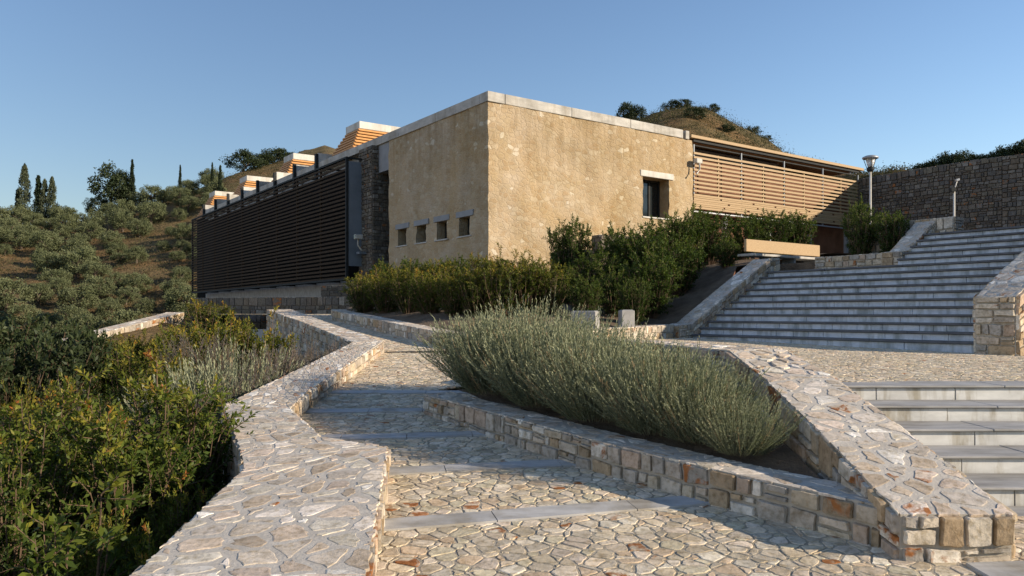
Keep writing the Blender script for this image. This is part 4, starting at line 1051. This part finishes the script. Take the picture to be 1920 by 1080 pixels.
for key, px, Y, ty, wd, lab in mids:
    p = at(px, ty, Y); top = p.z; z = gz(p.x, p.y)-.03; p.z = z; h = max(.3, top-z)/(1.25 if key == 'young' else 1.45)
    place(key, 'shrub', p, wd, lab, 'shrub', 'green shrubs in the middle of the left bed', zsc=h)
ros = [(440,10.3,640,1.3,'pale lavender bush with grey flower spikes by the parapet'),(520,10.8,630,1.2,'purple grey rosemary near the parapet corner'),(590,12.5,622,1.1,'rosemary tucked in the parapet bend'),(400,9.2,680,1.3,'purple grey rosemary in front of the pale lavender'),(470,9.6,672,1.3,'grey rosemary close to the parapet edge'),(350,8.6,705,1.1,'rosemary with dry flower heads left of the parapet'),(400,8.0,745,1.0,'dark rosemary in the shadow of the wall corner'),(540,11.6,640,1.1,'rosemary below the parapet top'),(110,8.6,700,.7,'thin rosemary with upright flower spikes on bare ground'),(370,12.0,602,1.2,'rosemary among the green shrubs')]
for px, Y, ty, wd, lab in ros:
    p = at(px, ty, Y); top = p.z; z = gz(p.x, p.y)-.03; p.z = z; h = max(.3, top-z)
    if 'pale' in lab: place('lav', 'lavender', p, wd*1.1, lab, 'lavender', zsc=h/.9)
    else: place('rosemary', 'rosemary', p, wd*.95, lab, 'rosemary', 'rosemary bushes beside the parapet', zsc=h/.95)

# trees on the hill
def crown(seed, rx, rz, z0, ncl, nl, size, mat, clr=.45, shape='round', asp=.5, upb=0.):
    R = np.random.RandomState(seed); P, T, L_ = [], [], []
    for i in range(ncl):
        v = R.normal(size=3); v /= np.linalg.norm(v); k = R.uniform(.35,1.0)**.5
        if shape == 'round':
            c = np.array([v[0]*rx*k, v[1]*rx*k, z0+rz+v[2]*rz*k]); cr = clr*rx*R.uniform(.6,1.1)
        elif shape == 'cone':
            h = R.rand()**.8; c = np.array([v[0]*rx*(1-h)**.7*k, v[1]*rx*(1-h)**.7*k, z0+2*rz*h]); cr = clr*rx*(1.05-.75*h)
        t0 = R.rand()
        q = R.normal(size=(nl,3)); q = q/np.linalg.norm(q,axis=1,keepdims=True)*(R.rand(nl,1)**.4)*cr; q[:,2] *= .8 if shape == 'round' else 1.6
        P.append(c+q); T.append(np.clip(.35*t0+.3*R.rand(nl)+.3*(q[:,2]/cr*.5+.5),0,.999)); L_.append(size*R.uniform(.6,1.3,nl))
    P = np.concatenate(P); T = np.concatenate(T); L_ = np.concatenate(L_)
    Dn = unit(R.normal(size=P.shape)+np.array([0,0,upb]))
    V, Fq, tn = leafquads(P, Dn, L_, L_*asp, R, T, .1)
    V[:,2] = np.maximum(V[:,2], .05)
    return np_mesh('crown', V, Fq, tn, M[mat])
def trunkmesh(seed, H, r, spread, n=4):
    R = random.Random(seed); st = MB(); top = Vector((R.uniform(-.2,.2),R.uniform(-.2,.2),H*.4))
    st.tube([(0,0,-.3),(R.uniform(-.1,.1),R.uniform(-.1,.1),H*.2),top], [r*1.3,r,r*.8], 8, cap=False)
    for i in range(n):
        a = i*6.28/n+R.random(); e = Vector((math.cos(a)*spread, math.sin(a)*spread, H*R.uniform(.65,.95)))
        st.tube([top, top.lerp(e,.5)+Vector((0,0,.2)), e], [r*.6,r*.4,r*.12], 6, cap=False)
    sm = bpy.data.meshes.new('trunk'); sm.from_pydata(st.v, [], st.f); sm.materials.append(M['bark']); return sm
def tproto(key, cm, tm): PROTO.setdefault(key, []).append((cm, tm))
for s in range(5): tproto('olive', crown(300+s, 2.2, 1.5+.15*(s % 3), .55, 52, 120, .21, 'olive', .33), trunkmesh(s, 3.4, .2, 1.2))
for s in range(2): tproto('cypress', crown(320+s, .95, 4.2, .3, 90, 50, .30, 'cypress', .5, 'cone', upb=2.), trunkmesh(10+s, 3, .16, .1, 2))
for s in range(2): tproto('poplar', crown(330+s, 1.9, 4.6, .8, 80, 60, .34, 'poplar', .42, 'cone', upb=1.2), trunkmesh(20+s, 4, .22, .5, 3))
for s in range(2): tproto('pine', crown(340+s, 2.1, 2.4, 1.0, 50, 60, .32, 'maquis', .4), trunkmesh(30+s, 4.5, .22, 1.0))
for s in range(3): tproto('hillbush', crown(350+s, 1.3, .85, .0, 34, 110, .15, 'maquis', .40), trunkmesh(40+s, 1.2, .1, .7))
TP = ('crown','trunk')
ro = random.Random(55); pts = []; tries = 0
bare = [(250,500,80,14),(210,440,30,9),(330,410,26,9),(150,520,40,10),(300,385,30,8),(20,505,75,42),(255,455,38,20),(300,440,40,14),(120,490,30,14),(240,505,60,12),(470,335,70,50),(530,310,60,45),(590,280,40,20),(430,380,30,22)]
while len(pts) < 225 and tries < 30000:
    tries += 1
    ph = ro.uniform(-.66,-.30); r = ro.uniform(80, 162); 
    R_ = float(np.interp(ph, RA, RR))
    if r > R_+3: continue
    x, y = r*math.sin(ph), r*math.cos(ph)
    px = 960+F*x/y; z = gz(x,y); py = HOR-F*(z+1.2)/y
    if any(((px-a)/c)**2+((py-b_)/d)**2 < 1 for a, b_, c, d in bare): continue
    if any((x-a)**2+(y-b_)**2 < 3.5**2 for a, b_, _ in pts): continue
    pts.append((x,y,r))
for x, y, r in pts:
    px = 960+F*x/y
    lab = 'grey green olive tree in the lower grove beyond the shrubs' if r < 102 else ('grey green olive tree on the upper slope below the skyline' if r > 130 else 'grey green olive tree among the others halfway up the dry hillside')
    s_ = ro.uniform(.42,.98)
    place('olive', 'olive_tree', (x,y,gz(x,y)-.1), s_, lab, 'olive tree', 'olive trees on the hillside', parts=TP, zsc=s_*ro.uniform(.85,1.1))
def onhill(px, py_base, key, name, hpx, label, group=None, wd=1., R_=None, H0=1., cat='tree'):
    ph = math.atan((px-960)/F); Rr = float(np.interp(ph, RA, RR)) if R_ is None else R_
    x, y = Rr*math.sin(ph), Rr*math.cos(ph); h = max(.6*hpx/F*y, min(1.8*hpx/F*y, (HOR-py_base+hpx)/F*y-gz(x,y)+.3))
    place(key, name, (x,y,gz(x,y)-.3), h/H0*wd, label, cat, group, parts=TP, zsc=h/H0)
onhill(46,390,'poplar','poplar',78,'tallest pale poplar on the left skyline',wd=.8,H0=10)
onhill(33,390,'cypress','cypress_tree',38,'short dark cypress left of the tall pale poplar',wd=1.2,H0=8.7)
onhill(72,390,'cypress','cypress_tree',58,'dark pointed cypress in the skyline group right of the poplar',wd=1.1,H0=8.7)
onhill(84,390,'poplar','poplar',52,'pale conical tree in the middle of the skyline group',wd=.85,H0=10)
onhill(98,390,'poplar','poplar',56,'pale conical tree at the right of the skyline group',wd=.8,H0=10)
onhill(207,375,'pine','pine_tree',66,'broad rounded tree on the skyline above the olive grove',wd=.95,H0=5.9)
onhill(226,370,'pine','pine_tree',48,'smaller rounded tree between the broad tree and the thin cypress',wd=.75,H0=5.9)
onhill(236,370,'cypress','cypress_tree',44,'small cypress touching the rounded trees on the skyline',wd=.8,H0=8.7)
onhill(248,368,'cypress','cypress_tree',66,'thin dark cypress right of the rounded skyline trees',wd=.7,H0=8.7)
onhill(338,345,'cypress','cypress_tree',34,'small lone cypress on the rising skyline',wd=.7,H0=8.7)
onhill(398,330,'cypress','cypress_tree',40,'thin cypress left of the tall dark cypress by the dry knoll',wd=.6,H0=8.7,R_=132)
onhill(413,330,'cypress','cypress_tree',43,'tall dark cypress beside the dry grass knoll',wd=.8,H0=8.7,R_=128)
onhill(453,330,'cypress','cypress_tree',29,'dark cypress in front of the dry grass knoll',wd=.7,H0=8.7,R_=122)
onhill(458,300,'hillbush','bush',26,'dark round bush on top of the dry grass knoll',H0=2.0,wd=1.1,cat='bush')
onhill(486,296,'hillbush','bush',16,'flat bush right of the round bush on the knoll',H0=2.0,wd=1.3,cat='bush')
onhill(512,292,'hillbush','bush',18,'dark bush at the knoll crest above the screen',H0=2.0,wd=1.3,cat='bush')
onhill(530,290,'hillbush','bush',14,'small bush at the right of the knoll crest',H0=2.0,wd=1.3,cat='bush')
onhill(1172,225,'hillbush','bush',36,'dark bush showing above the coping left of the peak',H0=2.0,wd=.8,cat='bush')
onhill(1192,225,'hillbush','bush',30,'dark bush showing above the coping beside its taller neighbour',H0=2.0,wd=.8,cat='bush')
onhill(1258,205,'hillbush','bush',20,'dark bush on the left shoulder of the peak',H0=2.0,wd=1.0,cat='bush')
onhill(1284,200,'hillbush','bush',17,'dark bush on the very top of the peak',H0=2.0,wd=1.2,cat='bush')
onhill(1300,225,'hillbush','bush',26,'large dark bush on the slope facing the roof',H0=2.0,wd=1.2,R_=104,cat='bush')
onhill(1335,203,'hillbush','bush',10,'tiny bush on the right of the peak',H0=2.0,wd=1.2,cat='bush')
onhill(1362,250,'hillbush','bush',18,'bush halfway down the right side of the peak',H0=2.0,wd=1.4,R_=104,cat='bush')
onhill(1413,243,'hillbush','bush',10,'little bush on the right flank of the peak',H0=2.0,wd=1.2,cat='bush')
onhill(1436,262,'hillbush','bush',10,'lowest little bush on the right flank of the peak',H0=2.0,wd=1.3,cat='bush')
rb = random.Random(66)
mb = MB(); g = []
for j in range(9):
    for i in range(27):
        p = P0+D*(i*1.1-.6)+UV*(.55+j*3.0); p.z = 6.62+.28*j*(1+.1*math.sin(i*1.3))+.10*mnoise.noise((i*.7,j*.9,0)); g.append(p)
mb.add(g, [(j*27+i, j*27+i+1, (j+1)*27+i+1, (j+1)*27+i)[::-1] for j in range(8) for i in range(26)], 0, smooth=True)
tag(mb.build('upper_slope', M['terrain']), kind='structure')
for i, px in enumerate((1668,1742,1759,1776,1792,1810,1827,1843,1860,1877,1895,1912,1932)):
    q = (px-960)/F
    lo_, hi_ = 0., 20.
    for _ in range(40):
        m_ = (lo_+hi_)/2; pp = P0+D*m_+UV*1.6
        if pp.x/pp.y < q: lo_ = m_
        else: hi_ = m_
    s_ = rb.uniform(.42,.62) if i else .3
    place('hillbush', 'bush', (pp.x, pp.y, 6.62), s_, 'dark bush in the row above the tall retaining wall' if i else 'lone low bush left of the row above the tall wall', 'bush', 'bushes along the top of the tall wall' if i else None, parts=TP, zsc=s_*rb.uniform(.8,1.1))

# low scrub and dry grass on the hills: one uncountable mass
def scrub():
    R = np.random.RandomState(9); P, T, L_ = [], [], []; n = 0
    while n < 14000:
        ph = R.uniform(-.66,.5); Rr = float(np.interp(ph, RA, RR)); r = R.uniform(54 if ph < 0 else 60, Rr+1)
        if -.27 < ph < .1: continue
        x, y = r*math.sin(ph), r*math.cos(ph)
        if mnoise.noise((x*.06,y*.06,3)) < -.15 + .3*R.rand() - .25: continue
        z = gz(x,y); m = 12; s = R.uniform(.25,1.05)**1.3; t0 = R.rand()*(1 if s < .6 else .35)
        q = R.normal(size=(m,3))*np.array([s,s,s*.3]); q[:,2] = abs(q[:,2])
        P.append(q+np.array([x,y,z])); T.append(np.clip(t0*.7+.3*R.rand(m),0,.99)); L_.append(R.uniform(.09,.24,m)); n += 1
    P = np.concatenate(P); T = np.concatenate(T); L_ = np.concatenate(L_)
    V, Fq, tn = leafquads(P, unit(R.normal(size=P.shape)+np.array([0,0,1.0])), L_, L_*.5, R, T, .1)
    o = bpy.data.objects.new('scrub', np_mesh('scrub', V, Fq, tn, M['scrub'])); COL.objects.link(o); tag(o, 'low dry scrub and grass tufts covering the hillsides', 'scrub', kind='stuff')
scrub()

# ------------------------------------------------------------------ camera, sun, sky
cam = bpy.data.cameras.new('camera'); co = bpy.data.objects.new('camera', cam); COL.objects.link(co)
cam.sensor_width = 36; cam.lens = F/1920*36; cam.shift_y = (HOR-540)/1920; cam.clip_end = 3000; cam.clip_start = .05
co.location = (0,0,0); co.rotation_euler = (math.radians(90),0,0)
sc.camera = co
EL = math.radians(19.0); AZ = math.radians(20.0)
sd = Vector((math.cos(AZ)*math.cos(EL), -math.sin(AZ)*math.cos(EL), math.sin(EL)))
sun = bpy.data.lights.new('sun', 'SUN'); sun.energy = 5.0; sun.angle = math.radians(.55); sun.color = (1.0,.86,.68)
so_ = bpy.data.objects.new('sun', sun); COL.objects.link(so_); so_.rotation_euler = sd.to_track_quat('Z','Y').to_euler(); so_.location = (30,-10,20)
w = bpy.data.worlds.new('World'); sc.world = w; w.use_nodes = True
nt = w.node_tree; bg = nt.nodes['Background']; sky = nt.nodes.new('ShaderNodeTexSky'); sky.sky_type = 'NISHITA'; sky.sun_disc = False
sky.sun_elevation = EL; sky.sun_rotation = -math.atan2(sd.x, sd.y); sky.air_density = 1.3; sky.dust_density = .3; sky.ozone_density = 3.6; sky.altitude = 100
nt.links.new(mul(nt, sky.outputs[0], (1.0,.965,1.03)), bg.inputs['Color']); bg.inputs['Strength'].default_value = .108
sc.view_settings.view_transform = 'Standard'; sc.view_settings.look = 'None'; sc.view_settings.exposure = .58; sc.view_settings.gamma = 1
